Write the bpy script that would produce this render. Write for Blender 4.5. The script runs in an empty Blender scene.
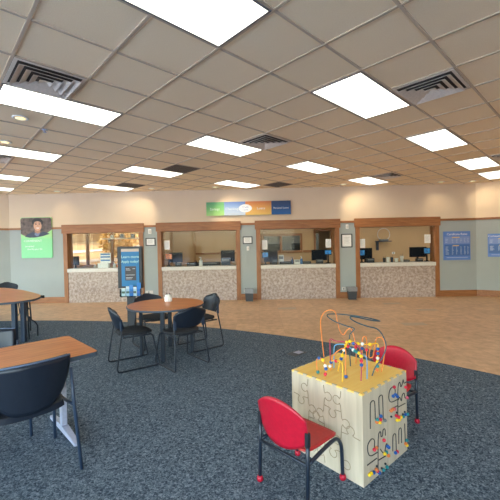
import bpy, bmesh, math, random
from mathutils import Vector, Matrix, noise
random.seed(7)
PI = math.pi
S = bpy.context.scene
C = S.collection
def lin(c):
    c = c / 255.0
    return c / 12.92 if c <= 0.04045 else ((c + 0.055) / 1.055) ** 2.4
def rgb(r, g, b): return (lin(r), lin(g), lin(b), 1.0)

# ------------------------------------------------------------------ materials
MATS = {}
def mat(name, col, rough=0.5, metal=0.0, var=0.06, scale=40.0, bump=0.0, emit=0.0, spec=0.5, col2=None, coat=0.0):
    if name in MATS: return MATS[name]
    m = bpy.data.materials.new(name); m.use_nodes = True
    nt = m.node_tree; b = nt.nodes['Principled BSDF']
    tc = nt.nodes.new('ShaderNodeTexCoord'); nz = nt.nodes.new('ShaderNodeTexNoise')
    nz.inputs['Scale'].default_value = scale; nz.inputs['Detail'].default_value = 4
    nt.links.new(tc.outputs['Object'], nz.inputs['Vector'])
    cr = nt.nodes.new('ShaderNodeValToRGB')
    cr.color_ramp.elements[0].position = 0.35; cr.color_ramp.elements[1].position = 0.65
    c2 = col2 or tuple(min(1, x * (1 + var)) for x in col[:3]) + (1,)
    c1 = col if col2 else tuple(x * (1 - var) for x in col[:3]) + (1,)
    cr.color_ramp.elements[0].color = c1; cr.color_ramp.elements[1].color = c2
    nt.links.new(nz.outputs['Fac'], cr.inputs['Fac']); nt.links.new(cr.outputs['Color'], b.inputs['Base Color'])
    b.inputs['Roughness'].default_value = rough; b.inputs['Metallic'].default_value = metal
    b.inputs['Specular IOR Level'].default_value = spec
    b.inputs['Coat Weight'].default_value = coat
    if emit:
        b.inputs['Emission Strength'].default_value = emit
        nt.links.new(cr.outputs['Color'], b.inputs['Emission Color'])
    if bump:
        bp = nt.nodes.new('ShaderNodeBump'); bp.inputs['Strength'].default_value = bump; bp.inputs['Distance'].default_value = 0.01
        nt.links.new(nz.outputs['Fac'], bp.inputs['Height']); nt.links.new(bp.outputs['Normal'], b.inputs['Normal'])
    MATS[name] = m; return m

def wood(name, a, c, rough=0.45, scale=6.0, axis='X', contrast=1.0):
    if name in MATS: return MATS[name]
    m = bpy.data.materials.new(name); m.use_nodes = True
    nt = m.node_tree; b = nt.nodes['Principled BSDF']
    tc = nt.nodes.new('ShaderNodeTexCoord'); mp = nt.nodes.new('ShaderNodeMapping')
    sc = {'X': (0.08, 1, 1), 'Y': (1, 0.08, 1), 'Z': (1, 1, 0.08)}[axis]
    mp.inputs['Scale'].default_value = [k * scale * 6 for k in sc]
    nz = nt.nodes.new('ShaderNodeTexNoise'); nz.inputs['Scale'].default_value = 1.0; nz.inputs['Detail'].default_value = 6; nz.inputs['Distortion'].default_value = 0.6
    cr = nt.nodes.new('ShaderNodeValToRGB'); cr.color_ramp.elements[0].position = 0.3; cr.color_ramp.elements[1].position = 0.7
    cr.color_ramp.elements[0].color = a; cr.color_ramp.elements[1].color = c
    nt.links.new(tc.outputs['Object'], mp.inputs['Vector']); nt.links.new(mp.outputs['Vector'], nz.inputs['Vector'])
    nt.links.new(nz.outputs['Fac'], cr.inputs['Fac']); nt.links.new(cr.outputs['Color'], b.inputs['Base Color'])
    b.inputs['Roughness'].default_value = rough
    MATS[name] = m; return m

def carpet_mat():
    m = bpy.data.materials.new('carpet'); m.use_nodes = True
    nt = m.node_tree; b = nt.nodes['Principled BSDF']
    tc = nt.nodes.new('ShaderNodeTexCoord')
    v = nt.nodes.new('ShaderNodeTexNoise'); v.inputs['Scale'].default_value = 58; v.inputs['Detail'].default_value = 3; v.inputs['Distortion'].default_value = 1.2
    nt.links.new(tc.outputs['Object'], v.inputs['Vector'])
    cr = nt.nodes.new('ShaderNodeValToRGB'); e = cr.color_ramp.elements
    e[0].position = 0.36; e[0].color = rgb(50, 62, 76); e[1].position = 0.66; e[1].color = rgb(138, 150, 160)
    k = e.new(0.5); k.color = rgb(90, 104, 116)
    nt.links.new(v.outputs['Fac'], cr.inputs['Fac']); nt.links.new(cr.outputs['Color'], b.inputs['Base Color'])
    b.inputs['Roughness'].default_value = 0.95; b.inputs['Specular IOR Level'].default_value = 0.15
    bp = nt.nodes.new('ShaderNodeBump'); bp.inputs['Strength'].default_value = 0.6; bp.inputs['Distance'].default_value = 0.006
    nt.links.new(v.outputs['Fac'], bp.inputs['Height']); nt.links.new(bp.outputs['Normal'], b.inputs['Normal'])
    return m

def tile_mat():
    m = bpy.data.materials.new('vinyl_tile'); m.use_nodes = True
    nt = m.node_tree; b = nt.nodes['Principled BSDF']
    tc = nt.nodes.new('ShaderNodeTexCoord')
    br = nt.nodes.new('ShaderNodeTexBrick'); br.offset = 0.0; br.inputs['Scale'].default_value = 1.0
    br.inputs['Brick Width'].default_value = 0.457; br.inputs['Row Height'].default_value = 0.457; br.inputs['Mortar Size'].default_value = 0.0018
    br.inputs['Color1'].default_value = rgb(226, 186, 146); br.inputs['Color2'].default_value = rgb(240, 200, 158); br.inputs['Mortar'].default_value = rgb(204, 166, 130)
    nz = nt.nodes.new('ShaderNodeTexNoise'); nz.inputs['Scale'].default_value = 7; nz.inputs['Detail'].default_value = 8; nz.inputs['Roughness'].default_value = 0.65
    mx = nt.nodes.new('ShaderNodeMix'); mx.data_type = 'RGBA'; mx.blend_type = 'MULTIPLY'; mx.inputs['Factor'].default_value = 0.75
    cr = nt.nodes.new('ShaderNodeValToRGB'); cr.color_ramp.elements[0].position = 0.3; cr.color_ramp.elements[1].position = 0.7
    cr.color_ramp.elements[0].color = (0.55, 0.5, 0.46, 1); cr.color_ramp.elements[1].color = (1, 1, 1, 1)
    nt.links.new(tc.outputs['Object'], br.inputs['Vector']); nt.links.new(tc.outputs['Object'], nz.inputs['Vector'])
    nt.links.new(nz.outputs['Fac'], cr.inputs['Fac'])
    nt.links.new(br.outputs['Color'], mx.inputs[6]); nt.links.new(cr.outputs['Color'], mx.inputs[7])
    nt.links.new(mx.outputs[2], b.inputs['Base Color'])
    b.inputs['Roughness'].default_value = 0.42; b.inputs['Specular IOR Level'].default_value = 0.35
    return m

def ceiling_mat():
    m = mat('ceiling_tile', rgb(255, 232, 198), 0.95, var=0.04, scale=120, bump=0.25, spec=0.1)
    return m

def granite_mat():
    m = bpy.data.materials.new('granite_laminate'); m.use_nodes = True
    nt = m.node_tree; b = nt.nodes['Principled BSDF']
    tc = nt.nodes.new('ShaderNodeTexCoord'); nz = nt.nodes.new('ShaderNodeTexNoise')
    nz.inputs['Scale'].default_value = 16; nz.inputs['Detail'].default_value = 6; nz.inputs['Roughness'].default_value = 0.7
    cr = nt.nodes.new('ShaderNodeValToRGB'); e = cr.color_ramp.elements
    e[0].position = 0.36; e[0].color = rgb(146, 126, 116); e[1].position = 0.64; e[1].color = rgb(202, 188, 180)
    e.new(0.5).color = rgb(178, 160, 150)
    nt.links.new(tc.outputs['Object'], nz.inputs['Vector']); nt.links.new(nz.outputs['Fac'], cr.inputs['Fac']); nt.links.new(cr.outputs['Color'], b.inputs['Base Color'])
    b.inputs['Roughness'].default_value = 0.4
    return m

def glass_mat(name='clear_glass', tint=(0.97, 0.98, 0.97, 1), ior=1.2):
    m = bpy.data.materials.new(name); m.use_nodes = True
    nt = m.node_tree; nt.nodes.clear()
    o = nt.nodes.new('ShaderNodeOutputMaterial'); mx = nt.nodes.new('ShaderNodeMixShader')
    t = nt.nodes.new('ShaderNodeBsdfTransparent'); t.inputs['Color'].default_value = tint
    g = nt.nodes.new('ShaderNodeBsdfGlossy'); g.inputs['Roughness'].default_value = 0.01
    f = nt.nodes.new('ShaderNodeFresnel'); f.inputs['IOR'].default_value = ior
    nt.links.new(f.outputs['Fac'], mx.inputs['Fac']); nt.links.new(t.outputs[0], mx.inputs[1]); nt.links.new(g.outputs[0], mx.inputs[2]); nt.links.new(mx.outputs[0], o.inputs['Surface'])
    return m

def diffuser_mat():
    m = bpy.data.materials.new('lamp_diffuser'); m.use_nodes = True
    nt = m.node_tree; nt.nodes.clear()
    o = nt.nodes.new('ShaderNodeOutputMaterial'); e = nt.nodes.new('ShaderNodeEmission')
    tc = nt.nodes.new('ShaderNodeTexCoord'); w = nt.nodes.new('ShaderNodeTexWave'); w.wave_type = 'BANDS'; w.bands_direction = 'Y'
    w.inputs['Scale'].default_value = 2.2; w.inputs['Distortion'].default_value = 1.5; w.inputs['Detail'].default_value = 3; w.inputs['Detail Scale'].default_value = 6
    cr = nt.nodes.new('ShaderNodeValToRGB'); cr.color_ramp.elements[0].color = (0.84, 0.84, 0.74, 1); cr.color_ramp.elements[1].color = (1, 0.97, 0.87, 1)
    nt.links.new(tc.outputs['Object'], w.inputs['Vector']); nt.links.new(w.outputs['Fac'], cr.inputs['Fac']); nt.links.new(cr.outputs['Color'], e.inputs['Color'])
    e.inputs['Strength'].default_value = LAMP
    nt.links.new(e.outputs[0], o.inputs['Surface'])
    return m
LAMP = 2.6
M_CARPET = carpet_mat(); M_TILE = tile_mat(); M_CEIL = ceiling_mat(); M_GRAN = granite_mat(); M_GLASS = glass_mat(); M_DIFF = diffuser_mat(); M_BRONZE = glass_mat('bronze_glass', (0.72, 0.62, 0.50, 1)); M_BRONZE2 = glass_mat('grey_glass', (0.30, 0.34, 0.38, 1))
M_TBAR = mat('ceiling_grid_paint', rgb(200, 180, 156), 0.6, var=0.02)
M_BEIGE = mat('beige_wall_paint', rgb(222, 202, 176), 0.9, var=0.015, scale=3)
M_SAGE = mat('sage_wall_paint', rgb(166, 174, 174), 0.9, var=0.015, scale=3)
M_TAN = mat('tan_office_paint', rgb(206, 172, 132), 0.9, var=0.02, scale=3)
M_OFLOOR = mat('office_floor', rgb(120, 110, 98), 0.9)
M_OCEIL = mat('office_ceiling', rgb(215, 210, 200), 0.9)
M_TRIMX = wood('trim_wood_horizontal', rgb(132, 84, 48), rgb(172, 116, 72), axis='X')
M_TRIMZ = wood('trim_wood_vertical', rgb(132, 84, 48), rgb(172, 116, 72), axis='Z')
M_TOP = wood('table_laminate', rgb(186, 106, 56), rgb(218, 140, 82), rough=0.35, scale=5, axis='X')
M_PLY = wood('plywood_face', rgb(190, 174, 150), rgb(212, 196, 172), rough=0.6, scale=4, axis='Z')
M_PLYTOP = wood('yellow_plywood', rgb(250, 198, 92), rgb(255, 216, 120), rough=0.45, scale=5, axis='X')
M_BLACK = mat('black_plastic', rgb(34, 38, 46), 0.45)
M_BLACKF = mat('black_fabric', rgb(40, 42, 48), 0.9, bump=0.3, scale=300)
M_VINYL = mat('black_vinyl', rgb(26, 34, 48), 0.38)
M_METAL = mat('black_steel', rgb(30, 40, 54), 0.35)
M_PEDL = mat('dark_blue_steel', rgb(44, 60, 82), 0.4)
M_EDGE = mat('table_edge_band', rgb(74, 88, 104), 0.5)
M_GREYM = mat('grey_steel', rgb(176, 180, 200), 0.4)
M_RED = mat('red_plastic', rgb(186, 20, 48), 0.35)
M_REDS = mat('red_seat_plastic', rgb(190, 44, 44), 0.45)
M_WHITE = mat('white_plastic', rgb(240, 240, 236), 0.5)
M_PAPER = mat('paper', rgb(240, 240, 238), 0.8)
M_LEDGE = mat('ledge_laminate', rgb(214, 210, 204), 0.45)
M_SILVER = mat('silver_bag', rgb(150, 152, 156), 0.35, metal=0.3)
M_BIN = mat('bin_plastic', rgb(66, 70, 76), 0.5)
M_MON = mat('monitor_plastic', rgb(26, 30, 38), 0.6, spec=0.2)
M_SCRB = mat('blue_screen', rgb(60, 150, 214), 0.3, emit=0.35, col2=rgb(30, 80, 140), scale=12)
M_SCRO = mat('orange_screen', rgb(220, 120, 50), 0.3, emit=0.35, col2=rgb(120, 60, 60), scale=14)
M_GREYP = mat('grey_plastic', rgb(120, 124, 128), 0.5)
M_VENT = mat('vent_paint', rgb(226, 214, 200), 0.6)
M_DARK = mat('dark_cavity', rgb(26, 22, 20), 0.9)
M_GROOVE = mat('routed_groove', rgb(58, 54, 54), 0.8)
M_SEAM = mat('puzzle_seam', rgb(160, 142, 116), 0.8)
M_ROAD = mat('asphalt', rgb(190, 186, 180), 0.9)
M_GRASS = mat('dry_lawn', rgb(150, 122, 84), 0.95, col2=rgb(180, 150, 108), scale=2)
M_LEAF = mat('pale_foliage', rgb(190, 156, 96), 0.9, col2=rgb(226, 200, 140), scale=9)
M_BARK = mat('bark', rgb(96, 78, 62), 0.9)
BC = {'b': (20, 84, 160), 't': (20, 132, 136), 'r': (214, 40, 66), 'o': (226, 124, 62), 'y': (248, 206, 30), 'g': (120, 122, 122), 'k': (40, 48, 54), 'p': (216, 96, 120), 'w': (240, 240, 236)}
BN = {k: n for k, n in zip('btroygkpw', ['blue', 'teal', 'red', 'orange', 'yellow', 'grey', 'black', 'pink', 'white'])}
M_BEAD = {k: mat(BN[k] + '_bead', rgb(*v), 0.3) for k, v in BC.items()}
M_WIRE = {'orange': mat('orange_wire', rgb(232, 140, 66), 0.35), 'teal': mat('dark_teal_wire', rgb(44, 78, 92), 0.35), 'magenta': mat('magenta_wire', rgb(170, 50, 84), 0.35), 'skyblue': mat('sky_blue_wire', rgb(90, 160, 206), 0.35), 'yellow': mat('yellow_wire', rgb(240, 184, 40), 0.35)}
def flat(name, r, g, b): return mat(name, rgb(r, g, b), 0.45, var=0.02)
def ramp_mat(name, stops, axis='Z', size=1.0, off=0.0):
    m = bpy.data.materials.new(name); m.use_nodes = True; nt = m.node_tree; b = nt.nodes['Principled BSDF']
    tc = nt.nodes.new('ShaderNodeTexCoord'); sx = nt.nodes.new('ShaderNodeSeparateXYZ'); mr = nt.nodes.new('ShaderNodeMapRange')
    cr = nt.nodes.new('ShaderNodeValToRGB')
    nt.links.new(tc.outputs['Object'], sx.inputs[0]); nt.links.new(sx.outputs[axis], mr.inputs[0])
    mr.inputs[1].default_value = off; mr.inputs[2].default_value = off + size
    e = cr.color_ramp.elements; e[0].position = stops[0][0]; e[0].color = stops[0][1]; e[1].position = stops[-1][0]; e[1].color = stops[-1][1]
    for p, c in stops[1:-1]: e.new(p).color = c
    nt.links.new(mr.outputs[0], cr.inputs[0]); nt.links.new(cr.outputs[0], b.inputs['Base Color']); b.inputs['Roughness'].default_value = 0.4
    return m

# ------------------------------------------------------------------ mesh builder
class MB:
    def __init__(s): s.bm = bmesh.new()
    def box(s, x0, x1, y0, y1, z0, z1, M=None, mi=0, bev=0.0):
        vs = [Vector((x, y, z)) for x in (x0, x1) for y in (y0, y1) for z in (z0, z1)]
        if M is not None: vs = [M @ v for v in vs]
        bv = [s.bm.verts.new(v) for v in vs]
        fs = []
        for f in ((0, 1, 3, 2), (4, 6, 7, 5), (0, 4, 5, 1), (2, 3, 7, 6), (0, 2, 6, 4), (1, 5, 7, 3)):
            fc = s.bm.faces.new([bv[i] for i in f]); fc.material_index = mi; fs.append(fc)
        if bev:
            es = list({e for f in fs for e in f.edges})
            bmesh.ops.bevel(s.bm, geom=es, offset=bev, segments=2, affect='EDGES', profile=0.6)
        return s
    def prism(s, pts, z0, z1, M=None, mi=0, bev=0.0, plane='XY'):
        def V(p, h):
            v = Vector((p[0], p[1], h)) if plane == 'XY' else Vector((p[0], h, p[1]))
            return M @ v if M is not None else v
        lo = [s.bm.verts.new(V(p, z0)) for p in pts]; hi = [s.bm.verts.new(V(p, z1)) for p in pts]
        n = len(pts); fs = [s.bm.faces.new(lo[::-1]), s.bm.faces.new(hi)]
        for i in range(n): fs.append(s.bm.faces.new((lo[i], lo[(i + 1) % n], hi[(i + 1) % n], hi[i])))
        for f in fs: f.material_index = mi
        if bev: bmesh.ops.bevel(s.bm, geom=list(set(fs[0].edges) | set(fs[1].edges)), offset=bev, segments=2, affect='EDGES', profile=0.6)
        return s
    def tube(s, pts, r, seg=8, caps=True, smooth=0, M=None, mi=0):
        pts = [Vector(p) for p in pts]
        if M is not None: pts = [M @ p for p in pts]
        if smooth: pts = catmull(pts, smooth)
        rings = []; n = len(pts); up = None
        for i, p in enumerate(pts):
            t = (pts[min(i + 1, n - 1)] - pts[max(i - 1, 0)]).normalized()
            if up is None:
                up = Vector((0, 0, 1)) if abs(t.z) < 0.9 else Vector((1, 0, 0))
            a = up - t * up.dot(t)
            if a.length < 1e-5: a = t.orthogonal()
            a.normalize(); bb = t.cross(a); up = a
            rr = r[i] if isinstance(r, (list, tuple)) else r
            rings.append([s.bm.verts.new(p + (a * math.cos(2 * PI * k / seg) + bb * math.sin(2 * PI * k / seg)) * rr) for k in range(seg)])
        for i in range(n - 1):
            for k in range(seg):
                f = s.bm.faces.new((rings[i][k], rings[i][(k + 1) % seg], rings[i + 1][(k + 1) % seg], rings[i + 1][k])); f.smooth = True; f.material_index = mi
        if caps:
            s.bm.faces.new(rings[0][::-1]).material_index = mi; s.bm.faces.new(rings[-1]).material_index = mi
        return s
    def lathe(s, prof, c=(0, 0, 0), seg=24, M=None, mi=0):
        rings = []
        for r, z in prof:
            row = []
            for k in range(seg):
                v = Vector((c[0] + r * math.cos(2 * PI * k / seg), c[1] + r * math.sin(2 * PI * k / seg), c[2] + z))
                row.append(s.bm.verts.new(M @ v if M is not None else v))
            rings.append(row)
        for i in range(len(prof) - 1):
            for k in range(seg):
                f = s.bm.faces.new((rings[i][k], rings[i][(k + 1) % seg], rings[i + 1][(k + 1) % seg], rings[i + 1][k])); f.smooth = True; f.material_index = mi
        s.bm.faces.new(rings[0][::-1]).material_index = mi; s.bm.faces.new(rings[-1]).material_index = mi
        return s
    def ball(s, c, r, sx=1, sy=1, sz=1, seg=12, rot=None):
        M = Matrix.Translation(c) @ (rot or Matrix()) @ Matrix.Diagonal((r * sx, r * sy, r * sz, 1))
        g = bmesh.ops.create_uvsphere(s.bm, u_segments=seg, v_segments=max(6, seg * 2 // 3), radius=1, matrix=M)
        for v in g['verts']:
            for f in v.link_faces: f.smooth = True
        return s
    def shell(s, fn, nu, nv, th, M=None):
        P = [[fn(i / nu, j / nv) for j in range(nv + 1)] for i in range(nu + 1)]
        def nrm(i, j):
            a = P[min(i + 1, nu)][j] - P[max(i - 1, 0)][j]; b = P[i][min(j + 1, nv)] - P[i][max(j - 1, 0)]
            n = a.cross(b); return n.normalized() if n.length > 1e-9 else Vector((0, 1, 0))
        A = []; B = []
        for i in range(nu + 1):
            ra, rb = [], []
            for j in range(nv + 1):
                n = nrm(i, j) * th / 2; a, b = P[i][j] + n, P[i][j] - n
                if M is not None: a, b = M @ a, M @ b
                ra.append(s.bm.verts.new(a)); rb.append(s.bm.verts.new(b))
            A.append(ra); B.append(rb)
        for i in range(nu):
            for j in range(nv):
                s.bm.faces.new((A[i][j], A[i + 1][j], A[i + 1][j + 1], A[i][j + 1])).smooth = True
                s.bm.faces.new((B[i][j], B[i][j + 1], B[i + 1][j + 1], B[i + 1][j])).smooth = True
        for i in range(nu):
            s.bm.faces.new((A[i][0], B[i][0], B[i + 1][0], A[i + 1][0])); s.bm.faces.new((A[i][nv], A[i + 1][nv], B[i + 1][nv], B[i][nv]))
        for j in range(nv):
            s.bm.faces.new((A[0][j], A[0][j + 1], B[0][j + 1], B[0][j])); s.bm.faces.new((A[nu][j], B[nu][j], B[nu][j + 1], A[nu][j + 1]))
        return s
    def build(s, name, mats, parent=None, world=False, loc=None):
        if world and parent is not None:
            for v in s.bm.verts: v.co -= parent.location
        if loc is not None:
            for v in s.bm.verts: v.co -= Vector(loc)
        bmesh.ops.recalc_face_normals(s.bm, faces=s.bm.faces)
        me = bpy.data.meshes.new(name); s.bm.to_mesh(me); s.bm.free()
        for m in (mats if isinstance(mats, (list, tuple)) else [mats]): me.materials.append(m)
        o = bpy.data.objects.new(name, me); C.objects.link(o)
        if parent is not None: o.parent = parent
        if loc is not None: o.location = loc
        return o
def catmull(P, k):
    out = []; n = len(P)
    for i in range(n - 1):
        p0, p1, p2, p3 = P[max(i - 1, 0)], P[i], P[i + 1], P[min(i + 2, n - 1)]
        for j in range(k):
            t = j / k
            out.append(0.5 * ((2 * p1) + (p2 - p0) * t + (2 * p0 - 5 * p1 + 4 * p2 - p3) * t * t + (3 * p1 - p0 - 3 * p2 + p3) * t ** 3))
    out.append(P[-1]); return out
def tag(o, label=None, cat=None, group=None, kind=None):
    if label: o['label'] = label
    if cat: o['category'] = cat
    if group: o['group'] = group
    if kind: o['kind'] = kind
    return o
def thing(name, label, cat, loc=(0, 0, 0), rz=0.0, group=None):
    o = bpy.data.objects.new(name, None); C.objects.link(o); o.location = loc; o.rotation_euler = (0, 0, rz); o.empty_display_size = 0.1
    return tag(o, label, cat, group)
def dup(root, loc, rz, label, group=None):
    r = root.copy(); C.objects.link(r); r.location = loc; r.rotation_euler = (0, 0, rz); r['label'] = label
    if group: r['group'] = group
    for ch in list(root.children):
        c = ch.copy(); C.objects.link(c); c.parent = r
        for g in ch.children:
            d = g.copy(); C.objects.link(d); d.parent = c
    return r
def struct(name, mb, m, parent=None, world=False, loc=None):
    o = mb.build(name, m, parent, world, loc)
    if parent is None: o['kind'] = 'structure'
    return o
def lettering(name, txt, size, m, parent, loc, rot=(PI / 2, 0, 0), align='LEFT', sx=1.0):
    cu = bpy.data.curves.new(name, 'FONT'); cu.body = txt; cu.size = size; cu.extrude = 0.0008; cu.align_x = align; cu.align_y = 'CENTER'; cu.resolution_u = 2
    t = bpy.data.objects.new('tmp', cu); C.objects.link(t)
    dg = bpy.context.evaluated_depsgraph_get(); me = bpy.data.meshes.new_from_object(t.evaluated_get(dg))
    bpy.data.objects.remove(t); me.materials.clear(); me.materials.append(m)
    o = bpy.data.objects.new(name, me); C.objects.link(o); o.parent = parent; o.location = loc; o.rotation_euler = rot; o.scale = (sx, 1, 1)
    return o

# ------------------------------------------------------------------ room
WY = 9.89; CZ = 3.2; XL, XR = -7.29, 6.22; S30 = math.tan(math.radians(30))
YF = -3.5; XA, XB = -11.0, 10.0
YA = WY - (XL - XA) * S30; YB = WY - (XB - XR) * S30
RAIL0, RAIL1 = 2.165, 2.225
outline = [(XA, YF), (XB, YF), (XB, YB), (XR, WY), (XL, WY), (XA, YA)]
struct('floor', MB().prism(outline, -0.12, 0.0), M_TILE)
cx, cy, R = -5.41, -3.98, 11.456
pts = [(XA + 0.01, YF + 0.01)]
a1 = math.asin((YF + 0.01 - cy) / R); a2 = math.acos((XA + 0.01 - cx) / R)
for i in range(97):
    a = a1 + (a2 - a1) * i / 96; pts.append((cx + R * math.cos(a), cy + R * math.sin(a)))
struct('floor_carpet', MB().prism(pts, 0.0005, 0.006), M_CARPET)
# accent floor tiles
def accent(x, y, n):
    o = MB().box(-0.22, 0.22, -0.11, 0.11, 0.0003, 0.0015).build('trim_%d' % n, mat('grey_vinyl_tile', rgb(196, 172, 148), 0.42)); o.location = (x, y, 0); o['kind'] = 'structure'
for n, (x, y) in enumerate([(2.9, 6.5), (3.15, 8.55), (0.35, 8.2), (3.75, 7.65), (-2.5, 8.3)]): accent(0.457 * round(x / 0.457) + 0.2285, 0.457 * round(y / 0.457) + 0.2285, 30 + n)

# ceiling: lay-in tiles above a T-bar grid turned 45 degrees to the wall
struct('ceiling', MB().prism(outline, CZ + 0.008, CZ + 0.12), M_CEIL)
O = Vector((0.145, 2.393, 0)); GA = Vector((1, 1, 0)).normalized(); GB = Vector((-1, 1, 0)).normalized(); T = 0.6096
def gp(i, j, z=0): return O + GA * (i * T) + GB * (j * T) + Vector((0, 0, z))
def clip(p, d):
    t0, t1 = -60, 60; n = len(outline)
    for k in range(n):
        a = Vector(outline[k]); b = Vector(outline[(k + 1) % n]); e = b - a; nrm = Vector((-e.y, e.x))
        num = nrm.dot(a - Vector(p[:2])); den = nrm.dot(Vector(d[:2]))
        if abs(den) < 1e-9:
            if num > 0: return None
            continue
        t = num / den
        if den > 0: t0 = max(t0, t)
        else: t1 = min(t1, t)
    return (t0, t1) if t1 > t0 + 0.05 else None
g = MB()
RA = Matrix.Rotation(PI / 4, 4, 'Z')
for k in range(-30, 31):
    for axis in (0, 1):
        p = gp(0, k) if axis == 0 else gp(k, 0); d = GA if axis == 0 else GB
        r = clip(p, d)
        if not r: continue
        a, b = p + d * r[0], p + d * r[1]; w = Vector((-d.y, d.x, 0)) * 0.0115
        q = [a - w, b - w, b + w, a + w]
        g.prism([(v.x, v.y) for v in q], CZ - (0.0003 if axis else 0), CZ + 0.010)
struct('ceiling_grid', g, M_TBAR)
# crown line where the ceiling meets the walls
def inside(p, m=0.05):
    n = len(outline)
    for k in range(n):
        a = Vector(outline[k]); b = Vector(outline[(k + 1) % n]); e = (b - a).normalized()
        if Vector((-e.y, e.x)).dot(Vector(p[:2]) - a) < m: return False
    return True
# light fixtures, 2 x 4 ft
def make_light(label):
    t = thing('ceiling_light', label, 'ceiling light', (0, 0, CZ), PI / 4, 'fluorescent ceiling panels')
    w, h = T * 2 - 0.024, T - 0.024
    f = MB()
    for (a, b, c, d) in ((-w / 2, w / 2, -h / 2, -h / 2 + 0.016), (-w / 2, w / 2, h / 2 - 0.016, h / 2), (-w / 2, -w / 2 + 0.016, -h / 2 + 0.016, h / 2 - 0.016), (w / 2 - 0.016, w / 2, -h / 2 + 0.016, h / 2 - 0.016)):
        f.box(a, b, c, d, -0.004, 0.007)
    f.build('frame', mat('fixture_frame', rgb(120, 120, 124), 0.4), t)
    MB().box(-w / 2 + 0.016, w / 2 - 0.016, -h / 2 + 0.016, h / 2 - 0.016, -0.0025, 0.006).build('diffuser', M_DIFF, t)
    return t
LDESC = {(-2, 0): 'largest blown-out ceiling panel at the top edge, nearest the viewer', (2, 0): 'large bright ceiling panel right of centre, above the activity cube',
 (-2, 4): 'large bright ceiling panel at the left edge below the louvred air vent', (2, 4): 'bright ceiling panel left of centre, beside the diffuser over the round table',
 (6, 0): 'bright ceiling panel on the right beyond the louvred vent', (6, 4): 'ceiling panel over the third and fourth teller windows, ahead of the small vent', (10, 0): 'ceiling panel on the right above the blue rate sign',
 (13, 0): 'ceiling panel cut off by the right edge of the photo', (10, 4): 'small ceiling panel closest to the fourth teller window', (6, 8): 'small ceiling panel just above the coloured banner sign',
 (2, 8): 'narrow ceiling panel over the second teller window, beside the perforated grille', (2, 12): 'thin ceiling panel high over the first teller window', (-2, 8): 'ceiling panel at the left edge, second row from the viewer',
 (-2, 12): 'thin ceiling panel at the left edge, third row, above the portrait poster', (-2, 15): 'thinnest ceiling panel at the far left edge, closest to the wall corner'}
L0 = None; lit = set()
cells = [(i, j) for i in (-14, -10, -6, -2, 2, 6, 10) for j in (-12, -8, -4, 0, 4, 8, 12)] + [(13, 0), (-2, 15)]
for (i, j) in cells:
    if not all(inside(gp(a, b), 0.02) for a, b in ((i, j), (i + 2, j), (i, j + 1), (i + 2, j + 1))): continue
    c = gp(i + 1, j + 0.5, CZ); lab = LDESC.get((i, j))
    if lab is None and ((c.y < 1.0 and abs(c.x) > 0) or abs(c.x) > 0.9 * c.y):
        lab = 'ceiling panel outside the view, %s side' % ('left' if c.x < 0 else 'right')
        lab = 'fluorescent ceiling panel out of frame'
    if lab is None: continue
    if L0 is None: L0 = make_light(lab); L0.location = c; L0['label'] = lab
    else: dup(L0, c, PI / 4, lab)

# supply diffusers (nested louvres) and perforated return grilles
def make_vent(label):
    t = thing('ceiling_vent', label, 'air vent', (0, 0, CZ), PI / 4, 'louvred ceiling diffusers')
    h = T / 2 - 0.013
    MB().box(-h, h, -h, h, 0.001, 0.0065).build('backing', mat('duct_grey', rgb(70, 62, 56), 0.8), t)
    f = MB()
    def ring(r0, r1, za, zb):
        for q in range(4):
            R4 = Matrix.Rotation(q * PI / 2, 4, 'Z')
            vs = [R4 @ Vector(v) for v in ((-r0, -r0, za), (r0, -r0, za), (r1, -r1, zb), (-r1, -r1, zb))]
            lo = [f.bm.verts.new(v) for v in vs]; hi = [f.bm.verts.new(v + Vector((0, 0, 0.003))) for v in vs]
            f.bm.faces.new(lo); f.bm.faces.new(hi[::-1])
            for i in range(4): f.bm.faces.new((lo[i], lo[(i + 1) % 4], hi[(i + 1) % 4], hi[i]))
    ring(h, h - 0.03, -0.004, -0.004)
    fr = f.build('frame', M_VENT, t)
    for k in range(4):
        f = MB(); r = h - 0.04 - k * 0.066
        ring(r, r - 0.052, -0.030, -0.003)
        f.build('louvre', M_VENT, t)
    return t
V = make_vent('louvred air vent above the brightest panel at the upper left')
V.location = gp(-1.5, 3.5, CZ)
for (i, j, lab) in [(3, -1, 'louvred air vent right of the large panel over the activity cube'), (3, 3, 'louvred air vent near the centre beside the round table panel'),
                    (10, 3, 'small louvred air vent near the fourth teller window panel'), (-2, 9, 'louvred air vent cut off by the left edge beneath a light panel'), (10, -1, 'louvred air vent cut off by the right edge')]:
    dup(V, gp(i + 0.5, j + 0.5, CZ), PI / 4, lab)
def make_grille(label):
    t = thing('return_grille', label, 'return grille', (0, 0, CZ), PI / 4, 'dark perforated ceiling grilles')
    h = T / 2 - 0.013
    MB().box(-h, h, -h, h, 0.003, 0.0065).build('backing', M_DARK, t)
    f = MB()
    for k in range(13):
        x = -h + k * (2 * h / 12); f.box(x - 0.006, x + 0.006, -h + 0.001, h - 0.001, 0.0002, 0.0025); f.box(-h + 0.001, h - 0.001, x - 0.006, x + 0.006, 0.0004, 0.0022)
    f.build('lattice', mat('grille_paint', rgb(120, 106, 94), 0.6), t); return t
G = make_grille('perforated ceiling grille right of the panel over the second window'); G.location = gp(3.5, 7.5, CZ)
dup(G, gp(8.5, 7.5, CZ), PI / 4, 'perforated ceiling grille above the third teller window')
dup(G, gp(3.5, 11.5, CZ), PI / 4, 'perforated ceiling grille above the first teller window, by the wall')

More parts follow.
